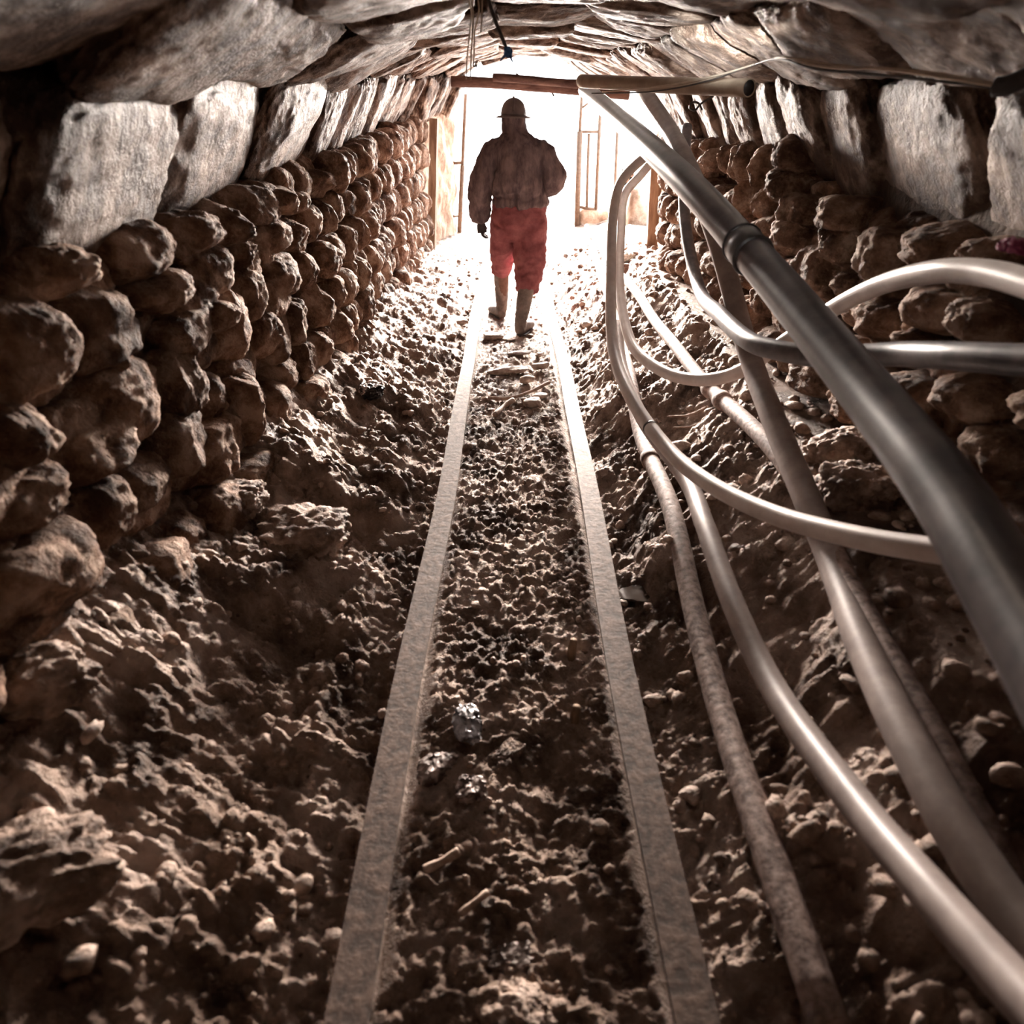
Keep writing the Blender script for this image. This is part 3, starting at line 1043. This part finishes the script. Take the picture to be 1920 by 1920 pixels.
for (a, b) in (((950, 102), (938, 114)), ((957, 103), (962, 118))):
    tube('cloth_tail', smooth_path([P(*a, 2.15), P((a[0] + b[0]) / 2 - 1, (a[1] + b[1]) / 2, 2.15), P(*b, 2.15)], 8), np.linspace(0.006, 0.002, 8), M['blue'], st, sides=6)
lw = thing('wire_loop', tuple(P(1302, 198, 4.0)), 'dark twisted wire loop hooked on the right roof slabs below the tan pipe', 'wire loop')
tube('loop_wire', smooth_path([P(1338, 180, 3.9), P(1315, 194, 3.95), P(1303, 207, 3.95), P(1293, 202, 3.95), P(1298, 192, 3.95), P(1310, 194, 3.95), P(1316, 206, 3.95)], 40), 0.006, M['wire_dark'], lw, sides=6)
wires('lintel_rags', 'dark twigs and wire ends caught on the lintel beam', 'wires',
      [[(968, 138, 6.3), (982, 150, 6.3), (1000, 168, 6.3)], [(985, 148, 6.3), (996, 160, 6.3), (1015, 172, 6.3)], [(1060, 160, 6.3), (1054, 172, 6.3)], [(1035, 172, 6.3), (1038, 180, 6.3)]],
      0.008, M['wire_dark'], n=12, part='twig')

# ------------------------------------------------------------------ the miner
def loft(rings, sides=22):
    """rings: (cx, cy, cz, a, b, nx, ny, nz) centre, half width / half depth, ring normal. Verts, faces (closed)."""
    V, F = [], []
    for (cx, cy, cz, a, b, nx, ny, nz) in rings:
        n = Vector((nx, ny, nz)).normalized()
        x = Vector((1, 0, 0))
        x = (x - n * x.dot(n))
        if x.length < 0.3:
            x = Vector((0, 1, 0)) - n * n.y
        x.normalize()
        y = n.cross(x)
        for k in range(sides):
            t = 2 * math.pi * k / sides
            V.append(Vector((cx, cy, cz)) + x * a * math.cos(t) + y * b * math.sin(t))
    m = len(rings)
    for i in range(m - 1):
        for k in range(sides):
            k2 = (k + 1) % sides
            F.append((i * sides + k, i * sides + k2, (i + 1) * sides + k2, (i + 1) * sides + k))
    F.append(list(range(sides))[::-1])
    F.append([(m - 1) * sides + k for k in range(sides)])
    return V, F


def limb(pts, a, b=None):
    """A tapered tube through pts with half widths a (list), as loft rings."""
    p = smooth_path_loose(pts, len(a), a)
    return p


def limb_rings(pts, widths, depths=None, n=16):
    pts = np.array([tuple(q) for q in pts], float)
    s = np.concatenate([[0], np.cumsum(np.linalg.norm(np.diff(pts, axis=0), axis=1))])
    u = np.linspace(0, s[-1], n)
    c = np.stack([np.interp(u, s, pts[:, k]) for k in range(3)], 1)
    for _ in range(2):
        c[1:-1] = 0.25 * c[:-2] + 0.5 * c[1:-1] + 0.25 * c[2:]
    w = np.interp(u, s, widths)
    d = np.interp(u, s, depths if depths is not None else widths)
    tg = np.gradient(c, axis=0)
    return [(*c[i], w[i], d[i], *tg[i]) for i in range(n)]


def fused(name, lofts, voxel, m, smooth_n=6):
    """Several closed lofts grown together into one continuous skin."""
    V, F = [], []
    for (v, f) in lofts:
        o = len(V)
        V += [tuple(q) for q in v]
        F += [[i + o for i in g] for g in f]
    me = mesh('tmp_' + name, V, F)
    bm = bmesh.new()
    bm.from_mesh(me)
    bmesh.ops.recalc_face_normals(bm, faces=bm.faces)
    bm.to_mesh(me)
    bm.free()
    ob = bpy.data.objects.new('tmp_' + name, me)
    COL.objects.link(ob)
    rm = ob.modifiers.new('r', 'REMESH')
    rm.mode = 'VOXEL'
    rm.voxel_size = voxel
    sm = ob.modifiers.new('s', 'SMOOTH')
    sm.iterations = smooth_n
    sm.factor = 0.5
    dg = bpy.context.evaluated_depsgraph_get()
    out = bpy.data.meshes.new_from_object(ob.evaluated_get(dg))
    out.name = name
    bpy.data.objects.remove(ob)
    bpy.data.meshes.remove(me)
    out.materials.clear()
    out.materials.append(m)
    return out


def folds(me, amp, scale, seed, zlo=-9, zhi=9):
    p = coords(me)
    n = normals(me)
    q = p * np.array(scale)
    warp = fbm(p * 5 + seed, 2) * 0.6
    h = 1 - np.abs(pnoise(q + warp[:, None] + seed)) * 2.0
    h2 = 1 - np.abs(pnoise(q * 2.1 + seed + 8)) * 2.0
    w = np.clip((p[:, 2] - zlo) / 0.05, 0, 1) * np.clip((zhi - p[:, 2]) / 0.05, 0, 1)
    p += n * (amp * (h * 0.7 + h2 * 0.3) * w)[:, None]
    set_coords(me, p)


MY = 5.95                      # the miner's distance from the camera
foot_r, foot_l = Vector((0.07, 5.66, 0.0)), Vector((-0.10, 6.22, 0.0))
foot_r.z, foot_l.z = fz(0.07, 5.66) - 0.006, fz(-0.10, 6.22) - 0.006
man = thing('person', (0.02, MY, 0.0), 'miner seen from behind in dark jacket, red trousers and rubber boots, walking between the rails', 'person')

# body: one continuous skin
L = []
L.append(loft([(0.012, MY + 0.01, 1.47 + z, a, b, 0, 0, 1) for z, a, b in
               ((-0.06, 0.055, 0.058), (-0.01, 0.056, 0.062), (0.02, 0.066, 0.085), (0.07, 0.074, 0.098), (0.11, 0.072, 0.097), (0.15, 0.058, 0.08), (0.175, 0.022, 0.03))]))
L.append(loft([(0.012, MY + 0.105, 1.505, 0.012, 0.014, 0, 0.2, 1), (0.012, MY + 0.112, 1.525, 0.012, 0.014, 0, 0.2, 1), (0.012, MY + 0.10, 1.55, 0.006, 0.008, 0, 0.2, 1)], 10))   # nose
for s in (-1, 1):
    L.append(loft([(0.012 + s * 0.074, MY + 0.0, 1.50 + k * 0.014, 0.009, 0.018 - abs(k - 2) * 0.004, 0, 0, 1) for k in range(5)], 10))   # ears
L.append(loft([(0.05, MY, z, a, b, 0, 0, 1) for z, a, b in ((0.78, 0.14, 0.10), (0.88, 0.16, 0.115), (1.0, 0.145, 0.10), (1.15, 0.165, 0.11), (1.3, 0.18, 0.11), (1.38, 0.14, 0.09), (1.43, 0.06, 0.06))]))
sh_l, el_l, wr_l = Vector((-0.11, MY, 1.355)), Vector((-0.245, MY - 0.03, 1.09)), Vector((-0.258, MY + 0.02, 0.815))
sh_r, el_r, wr_r = Vector((0.20, MY, 1.36)), Vector((0.325, MY - 0.04, 1.13)), Vector((0.20, MY + 0.17, 1.05))
L.append(loft(limb_rings([sh_l, el_l, wr_l], [0.055, 0.042, 0.027])))
L.append(loft(limb_rings([sh_r, el_r, wr_r], [0.055, 0.042, 0.027])))
kn_l, an_l = Vector((-0.07, MY + 0.14, 0.46)), foot_l + Vector((0.01, -0.02, 0.10))
kn_r, an_r = Vector((0.12, MY - 0.01, 0.46)), foot_r + Vector((0, -0.02, 0.10))
L.append(loft(limb_rings([Vector((-0.04, MY, 0.84)), kn_l, an_l], [0.085, 0.055, 0.036])))
L.append(loft(limb_rings([Vector((0.14, MY, 0.84)), kn_r, an_r], [0.085, 0.055, 0.036])))
for (an, fo, dx) in ((an_l, foot_l, -0.07), (an_r, foot_r, 0.07)):
    L.append(loft(limb_rings([an, fo + Vector((0, -0.02, 0.05)), fo + Vector((dx * 0.6, 0.08, 0.04)), fo + Vector((dx, 0.15, 0.035))], [0.034, 0.04, 0.038, 0.02], [0.034, 0.035, 0.025, 0.012])))


def hand(w, d, side, curl):
    """Palm, four bent fingers of unequal length and a thumb off the palm's side. w wrist, d pointing direction, side = where the thumb lies."""
    d = d.normalized()
    s = (side - d * side.dot(d)).normalized()
    n = d.cross(s)
    if n.dot(curl) < 0:
        n = -n
    out = [loft(limb_rings([w, w + d * 0.03, w + d * 0.085], [0.026, 0.036, 0.038], [0.020, 0.016, 0.014]))]
    for k, (o, ln) in enumerate(((0.027, 0.066), (0.009, 0.075), (-0.009, 0.070), (-0.027, 0.055))):
        b = w + d * 0.078 + s * o
        p1 = b + d * ln * 0.45 + n * ln * 0.12
        p2 = p1 + (d * 0.7 + n * 0.75).normalized() * ln * 0.32
        p3 = p2 + (d * 0.15 + n).normalized() * ln * 0.26
        out.append(loft(limb_rings([b, p1, p2, p3], [0.0105, 0.0095, 0.0085, 0.0065], n=9), 10))
    b = w + d * 0.025 + s * 0.03
    out.append(loft(limb_rings([b, b + (d * 0.6 + s * 0.7 + n * 0.3).normalized() * 0.035, b + (d * 0.85 + s * 0.55 + n * 0.6).normalized() * 0.068], [0.013, 0.011, 0.007], n=8), 10))
    return out


hand_l = hand(wr_l + Vector((0.006, 0.004, -0.018)), Vector((0.10, 0.12, -1)), Vector((0.1, 1, 0.1)), Vector((1, 0.2, 0)))
hand_r = hand(wr_r, Vector((-0.75, 0.6, 0.1)), Vector((0.2, 0.2, 1)), Vector((-0.3, -0.6, 0)))
L += hand_l + hand_r
body = link('body', fused('body', L, 0.0062, M['skin'], 3), None)
keep_parent(body, man)
gl = fused('glove', [(v, f) for (v, f) in hand(wr_l + Vector((0.006, 0.004, -0.018)), Vector((0.10, 0.12, -1)), Vector((0.1, 1, 0.1)), Vector((1, 0.2, 0)))], 0.0055, M['glove'], 2)
p = coords(gl)
set_coords(gl, p + normals(gl) * 0.0025)
keep_parent(link('glove', gl, None), man)

# trousers: baggy, gathered over the boots
T = [loft([(0.058, MY, z, a, b, 0, 0, 1) for z, a, b in ((0.66, 0.10, 0.09), (0.72, 0.20, 0.14), (0.80, 0.222, 0.165), (0.88, 0.218, 0.155), (0.99, 0.20, 0.14))])]
T.append(loft(limb_rings([(-0.055, MY, 0.80), (-0.075, MY + 0.07, 0.62), (-0.085, MY + 0.15, 0.46), (-0.093, MY + 0.205, 0.385)], [0.115, 0.098, 0.082, 0.070], [0.14, 0.115, 0.095, 0.08])))
T.append(loft(limb_rings([(0.155, MY, 0.80), (0.146, MY - 0.04, 0.62), (0.145, MY - 0.11, 0.47), (0.125, MY - 0.19, 0.33), (0.122, MY - 0.205, 0.30)], [0.128, 0.126, 0.113, 0.085, 0.080], [0.145, 0.13, 0.115, 0.09, 0.08])))
tr = fused('trousers', T, 0.0105, M['trousers'], 5)
folds(tr, 0.016, (6, 6, 11), 3)
folds(tr, 0.010, (7, 7, 17), 9, -9, 0.62)
keep_parent(link('trousers', tr, None), man)

# jacket: torso with a bloused waist, flared hem, two sleeves
J = [loft([(cx, MY, z, a, b, 0, 0, 1) for z, cx, a, b in ((0.925, 0.070, 0.215, 0.165), (0.96, 0.066, 0.200, 0.155), (0.995, 0.060, 0.192, 0.150), (1.03, 0.056, 0.196, 0.170), (1.07, 0.052, 0.198, 0.185),
           (1.15, 0.052, 0.196, 0.180), (1.25, 0.055, 0.205, 0.165), (1.33, 0.052, 0.200, 0.15), (1.385, 0.040, 0.138, 0.125), (1.425, 0.020, 0.084, 0.098), (1.465, 0.014, 0.082, 0.092), (1.50, 0.012, 0.076, 0.090))], 30)]
J.append(loft(limb_rings([Vector((-0.03, MY, 1.325)), Vector((-0.14, MY, 1.295)), Vector((-0.225, MY - 0.02, 1.13)), Vector((-0.252, MY - 0.02, 1.0)), Vector((-0.258, MY + 0.01, 0.87)), Vector((-0.255, MY + 0.015, 0.80))],
                         [0.070, 0.090, 0.080, 0.076, 0.068, 0.048], [0.08, 0.098, 0.087, 0.080, 0.068, 0.048], 22)))
J.append(loft(limb_rings([Vector((0.12, MY, 1.325)), Vector((0.225, MY - 0.005, 1.285)), Vector((0.315, MY - 0.04, 1.16)), Vector((0.315, MY - 0.005, 1.095)), Vector((0.245, MY + 0.11, 1.06)), Vector((0.20, MY + 0.165, 1.05))],
                         [0.070, 0.094, 0.092, 0.088, 0.070, 0.052], [0.08, 0.10, 0.10, 0.095, 0.075, 0.05], 24)))
jk = fused('jacket', J, 0.0105, M['jacket'], 4)
folds(jk, 0.020, (9, 6, 3.0), 21)
folds(jk, 0.016, (7, 7, 11), 33, -9, 1.18)
jacket = link('jacket', jk, None)
keep_parent(jacket, man)
tube('cuff', np.array([tuple(wr_l + Vector((0.002, 0, 0.03))), tuple(wr_l + Vector((0.003, 0, 0.01))), tuple(wr_l + Vector((0.005, 0, -0.008)))]), np.array([0.046, 0.043, 0.036]), M['trousers'], man, sides=14)

# boots
for (top, an, fo, dx) in ((Vector((-0.094, MY + 0.205, 0.43)), an_l, foot_l, -0.085), (Vector((0.122, MY - 0.205, 0.35)), an_r, foot_r, 0.085)):
    b = [loft(limb_rings([top, (top + an) / 2, an, fo + Vector((0, -0.015, 0.045))], [0.066, 0.060, 0.048, 0.046], [0.072, 0.066, 0.056, 0.056], 14)),
         loft(limb_rings([fo + Vector((-dx * 0.1, -0.07, 0.05)), fo + Vector((0, -0.01, 0.055)), fo + Vector((dx * 0.6, 0.08, 0.05)), fo + Vector((dx, 0.16, 0.04)), fo + Vector((dx * 1.1, 0.185, 0.036))],
                         [0.036, 0.048, 0.048, 0.042, 0.022], [0.045, 0.050, 0.042, 0.034, 0.018], 14))]
    me = fused('boot', b, 0.008, M['boots'], 4)
    folds(me, 0.004, (10, 10, 26), 2)
    p = coords(me)
    p[:, 2] = np.maximum(p[:, 2], fo.z + 0.004)
    set_coords(me, p)
    bo = link('boot', me, None)
    keep_parent(bo, man)
    sole = loft([(fo.x + dx * t, fo.y - 0.08 + 0.27 * t, fo.z + 0.010, w, 0.010, dx * 0.9, 0.27, 0) for t, w in ((-0.02, 0.026), (0.06, 0.042), (0.3, 0.047), (0.55, 0.045), (0.8, 0.046), (0.97, 0.036), (1.02, 0.018))], 14)
    sm_ = link('sole', mesh('sole', *sole), M['joint'])
    sm_.parent = bo

# helmet with brim, neck cloth
hc = Vector((0.012, MY + 0.005, 1.538))
hv, hf = loft([(hc.x, hc.y, hc.z + z, a, b, 0, 0, 1) for z, a, b in ((-0.005, 0.096, 0.122), (0.02, 0.096, 0.121), (0.05, 0.090, 0.112), (0.08, 0.077, 0.096), (0.102, 0.056, 0.070), (0.116, 0.030, 0.036), (0.120, 0.008, 0.010))], 28)
hm = link('helmet', mesh('helmet', hv, hf), M['helmet'])
keep_parent(hm, man)
bv, bf = loft([(hc.x, hc.y, hc.z + z, a, b, 0.02, 0, 1) for z, a, b in ((-0.012, 0.098, 0.124), (-0.014, 0.128, 0.156), (-0.008, 0.132, 0.160), (-0.003, 0.128, 0.157), (0.004, 0.097, 0.123))], 28)
br = link('brim', mesh('brim', bv, bf), M['helmet'])
br.parent = hm
ridge = link('ridge', mesh('ridge', *sweep(np.array([(hc.x, hc.y - 0.12 + 0.024 * k, hc.z + 0.122 * math.sqrt(max(0.02, 1 - ((k - 5) / 5.2) ** 2))) for k in range(11)]), 0.008, 8)), M['helmet'])
ridge.parent = hm
nc = fused('neck_cloth', [loft([(0.012, MY, z, a, b, 0, 0, 1) for z, a, b in ((1.42, 0.080, 0.095), (1.44, 0.088, 0.098), (1.48, 0.087, 0.10), (1.52, 0.089, 0.108), (1.54, 0.088, 0.108))], 24)], 0.009, M['jacket'], 2)
folds(nc, 0.004, (6, 6, 24), 6)
keep_parent(link('neck_cloth', nc, None), man)

# ------------------------------------------------------------------ loose things on the floor
def loose_rock(px, py, w, h, flat, label, seed, group='loose stones on the track bed', m='loose', turn=None, e=3.0, name='loose_stone', cat='stone', aspect=None):
    q = on_floor(px, py)
    d = (q - Vector((0, 0, EYE))).length
    W = w * d / FOC
    D = W * (aspect if aspect else 0.6)
    v, f = super_block(10, e, seed, 0.12, 0.04, cuts=4) if m != 'clod' else super_block(26, e, seed, 0.20, 0.13, cuts=2)
    v = v * np.array([W / 2, D / 2, flat / 2])
    a = turn if turn is not None else rng.uniform(-0.4, 0.4)
    c, s = math.cos(a), math.sin(a)
    v = np.stack([v[:, 0] * c - v[:, 1] * s, v[:, 0] * s + v[:, 1] * c, v[:, 2] + v[:, 0] * 0.05], 1)
    o = link(name, mesh(name, v, f), M[m])
    o.location = (q.x, q.y, fz(q.x, q.y) + flat * (0.50 if m != 'clod' else 0.12))
    return tag(o, label, cat, group)


loose_rock(925, 630, 36, 0, 0.05, 'pale flat stone beside the left rail, nearest the rear boot', 501, aspect=0.9)
loose_rock(956, 632, 30, 0, 0.025, 'small white flake of stone right behind the rear boot', 502, aspect=0.8)
loose_rock(975, 661, 40, 0, 0.022, 'thin straight-edged pale stone across the track bed behind the boots', 503, turn=0.02, e=7, aspect=0.35)
loose_rock(952, 693, 74, 0, 0.05, 'large pointed flat stone, the biggest one lying between the rails', 504, turn=0.08, e=2.3, aspect=0.42)
loose_rock(1014, 688, 34, 0, 0.05, 'brown wedge stone against the right end of the big pointed stone', 505, turn=0.4, e=3, aspect=0.5)
loose_rock(988, 716, 30, 0, 0.05, 'oval pebble just below the big pointed stone', 506, e=2.2, aspect=0.7)
loose_rock(998, 757, 34, 0, 0.055, 'grey block below the right half of the long stick', 507, e=3.5, aspect=0.8)
loose_rock(1012, 742, 30, 0, 0.03, 'white crumbled stone under the right end of the long stick', 508, e=2.3, aspect=0.7)
loose_rock(1100, 616, 20, 0, 0.05, 'small brown rock alone outside the right rail near the miner', 509, e=2.4, aspect=0.9)
loose_rock(995, 627, 13, 0, 0.03, 'dark pebble at the right of the rear boot', 510, e=2.4, aspect=0.9)
loose_rock(1010, 665, 14, 0, 0.035, 'dark pebble at the right end of the thin straight-edged stone', 511, e=2.4, aspect=0.9)
loose_rock(866, 612, 22, 0, 0.05, 'brown stone outside the left rail level with the rear boot', 512, e=2.4, aspect=0.8)
loose_rock(978, 1890, 120, 0, 0.06, 'blurred lumpy stone at the very bottom between the rails', 513, m='clod', e=2.6, aspect=0.7, turn=-0.5)
loose_rock(950, 1405, 62, 0, 0.03, 'pitted pale stone chip to the right of the crushed wrapper', 514, m='clod', e=4, aspect=0.55, turn=0.7)
loose_rock(560, 1010, 170, 0, 0.17, 'big earth covered boulder on the left bank below the wall', 515, m='clod', e=2.6, aspect=0.9, name='boulder', cat='boulder', group=None)
loose_rock(440, 940, 120, 0, 0.12, 'pale earth lump at the foot of the left wall stones', 516, m='clod', e=2.5, aspect=0.9, name='boulder', cat='boulder', group=None)
loose_rock(90, 1330, 150, 0, 0.12, 'dim rounded rock at the left edge under the wall', 517, m='clod', e=2.6, aspect=0.8, name='boulder', cat='boulder', group=None)
loose_rock(60, 1700, 230, 0, 0.10, 'big blurred pale rock in the bottom left corner', 518, m='clod', e=2.6, aspect=0.8, name='boulder', cat='boulder', group=None)
loose_rock(1590, 830, 120, 0, 0.14, 'crumbly boulder on the right bank between the wide grey hose and the thick black pipe', 519, m='clod', e=2.6, aspect=0.8, name='boulder', cat='boulder', group=None)
loose_rock(1610, 930, 120, 0, 0.15, 'dark square boulder on the right bank just above the sweeping pale hose', 520, m='clod', e=3.4, aspect=0.8, name='boulder', cat='boulder', group=None)


def stick(rows, r, label, m='wood_stick', lift=0.02):
    pts = [on_floor(x, y) for (x, y) in rows]
    for q in pts:
        q.z = fz(q.x, q.y) + lift
    root = thing('stick', tuple(pts[0]), label, 'stick')
    n = 20
    p = smooth_path(pts, n)
    tube('stick_wood', p, r * (1 + 0.15 * np.sin(np.linspace(0, 9, n))), M[m], root, sides=8)


stick([(915, 746), (950, 746), (990, 738), (1030, 720)], 0.011, 'long bent stick lying across the track below the stones')
stick([(928, 780), (945, 762), (962, 752)], 0.016, 'short flat splinter slanting under the long bent stick')
stick([(795, 1636), (830, 1622), (862, 1612)], 0.010, 'short pale stick near the left rail in the lower foreground')
stick([(862, 1714), (890, 1700), (915, 1680)], 0.008, 'thin twig in the foreground dirt, lower of the two foreground sticks')
stick([(1250, 795), (1290, 790), (1325, 772)], 0.005, 'thin dry straw beside the pipe coupling', lift=0.03)
stick([(1262, 808), (1300, 802), (1335, 806)], 0.004, 'second dry straw just below the pipe coupling', lift=0.03)


def crumple(name, px, py, W, D, H, m, label, cat, seed, turn, lift=0.4, amp=0.35):
    q = on_floor(px, py)
    v, f = super_block(12, 4.0, seed, 0.16, 0.05, cuts=5)
    v = v * np.array([W / 2, D / 2, H / 2])
    o_ = fbm(v / max(W, D) * 6 + seed, 2)
    v += np.stack([o_, fbm(v / max(W, D) * 6 + seed + 9, 2), fbm(v / max(W, D) * 7 + seed + 5, 2)], 1) * np.array([W, D, H]) * 0.10
    c, s = math.cos(turn), math.sin(turn)
    v = np.stack([v[:, 0] * c - v[:, 1] * s, v[:, 0] * s + v[:, 1] * c, v[:, 2]], 1)
    o = link(name, mesh(name, v, f), M[m], smooth=False)
    o.location = (q.x, q.y, fz(q.x, q.y) + H * lift)
    return tag(o, label, cat)


crumple('crushed_wrapper', 878, 1372, 0.085, 0.12, 0.05, 'foil', 'crushed shiny wrapper with a bright edge beside the left rail', 'wrapper', 601, 0.4)
crumple('crushed_can', 818, 1435, 0.12, 0.075, 0.045, 'can', 'flattened muddy can with holes touching the left rail', 'can', 602, 0.75)
crumple('crushed_cup', 885, 1485, 0.075, 0.07, 0.04, 'can', 'dark broken cup in the dirt below the shiny wrapper', 'cup', 603, 0.1)
crumple('torn_wrapper', 698, 752, 0.13, 0.15, 0.07, 'torn', 'torn black wrapper on the left bank', 'wrapper', 604, 0.5)
crumple('plastic_bag', 1178, 492, 0.16, 0.12, 0.09, 'whitebag', 'white plastic bag behind the pale hoses on the right bank', 'bag', 605, 0.2)
crumple('rag', 1912, 462, 0.05, 0.09, 0.03, 'magenta', 'dark magenta rag stuck between the stones at the right edge', 'rag', 606, 0.2).location = P(1910, 462, 1.55)
crumple('tin_piece', 962, 1795, 0.10, 0.06, 0.03, 'can', 'dull tin scrap in the foreground near the bottom', 'scrap', 607, 0.3)

# a wet puddle by the right rail
q = on_floor(1195, 1128)
a = np.linspace(0, 2 * math.pi, 40, endpoint=False)
rr = 1 + 0.35 * fbm(np.stack([np.cos(a) * 1.5, np.sin(a) * 1.5, np.zeros(40)], 1), 3)
V = [(q.x, q.y, 0)] + [(q.x + 0.075 * r * math.cos(t), q.y + 0.045 * r * math.sin(t), 0) for t, r in zip(a, rr)]
zt = np.mean([fz(q.x + dx, q.y + dy) for dx in (-0.05, 0, 0.05) for dy in (-0.03, 0, 0.03)]) + 0.004
pd = link('puddle', mesh('puddle', [(x, y, zt) for x, y, _ in V], [(0, k + 1, (k + 1) % 40 + 1) for k in range(40)]), M['water'])
tag(pd, 'small glinting puddle between the right rail and the rusted pipe', 'puddle')

# wooden pegs standing in the bed
for (px, py, h, label) in ((1072, 1225, 0.075, 'dark wooden peg standing in the bed by the right rail, upper one'), (1078, 1345, 0.05, 'dark wooden peg in the bed by the right rail, nearer one')):
    q = on_floor(px, py)
    z = fz(q.x, q.y)
    root = thing('wooden_peg', (q.x, q.y, z), label, 'peg')
    tube('peg_wood', np.array([(q.x, q.y, z - 0.03), (q.x, q.y, z + h * 0.5), (q.x + 0.004, q.y, z + h)]), np.array([0.014, 0.015, 0.012]), M['timber'], root, sides=8)
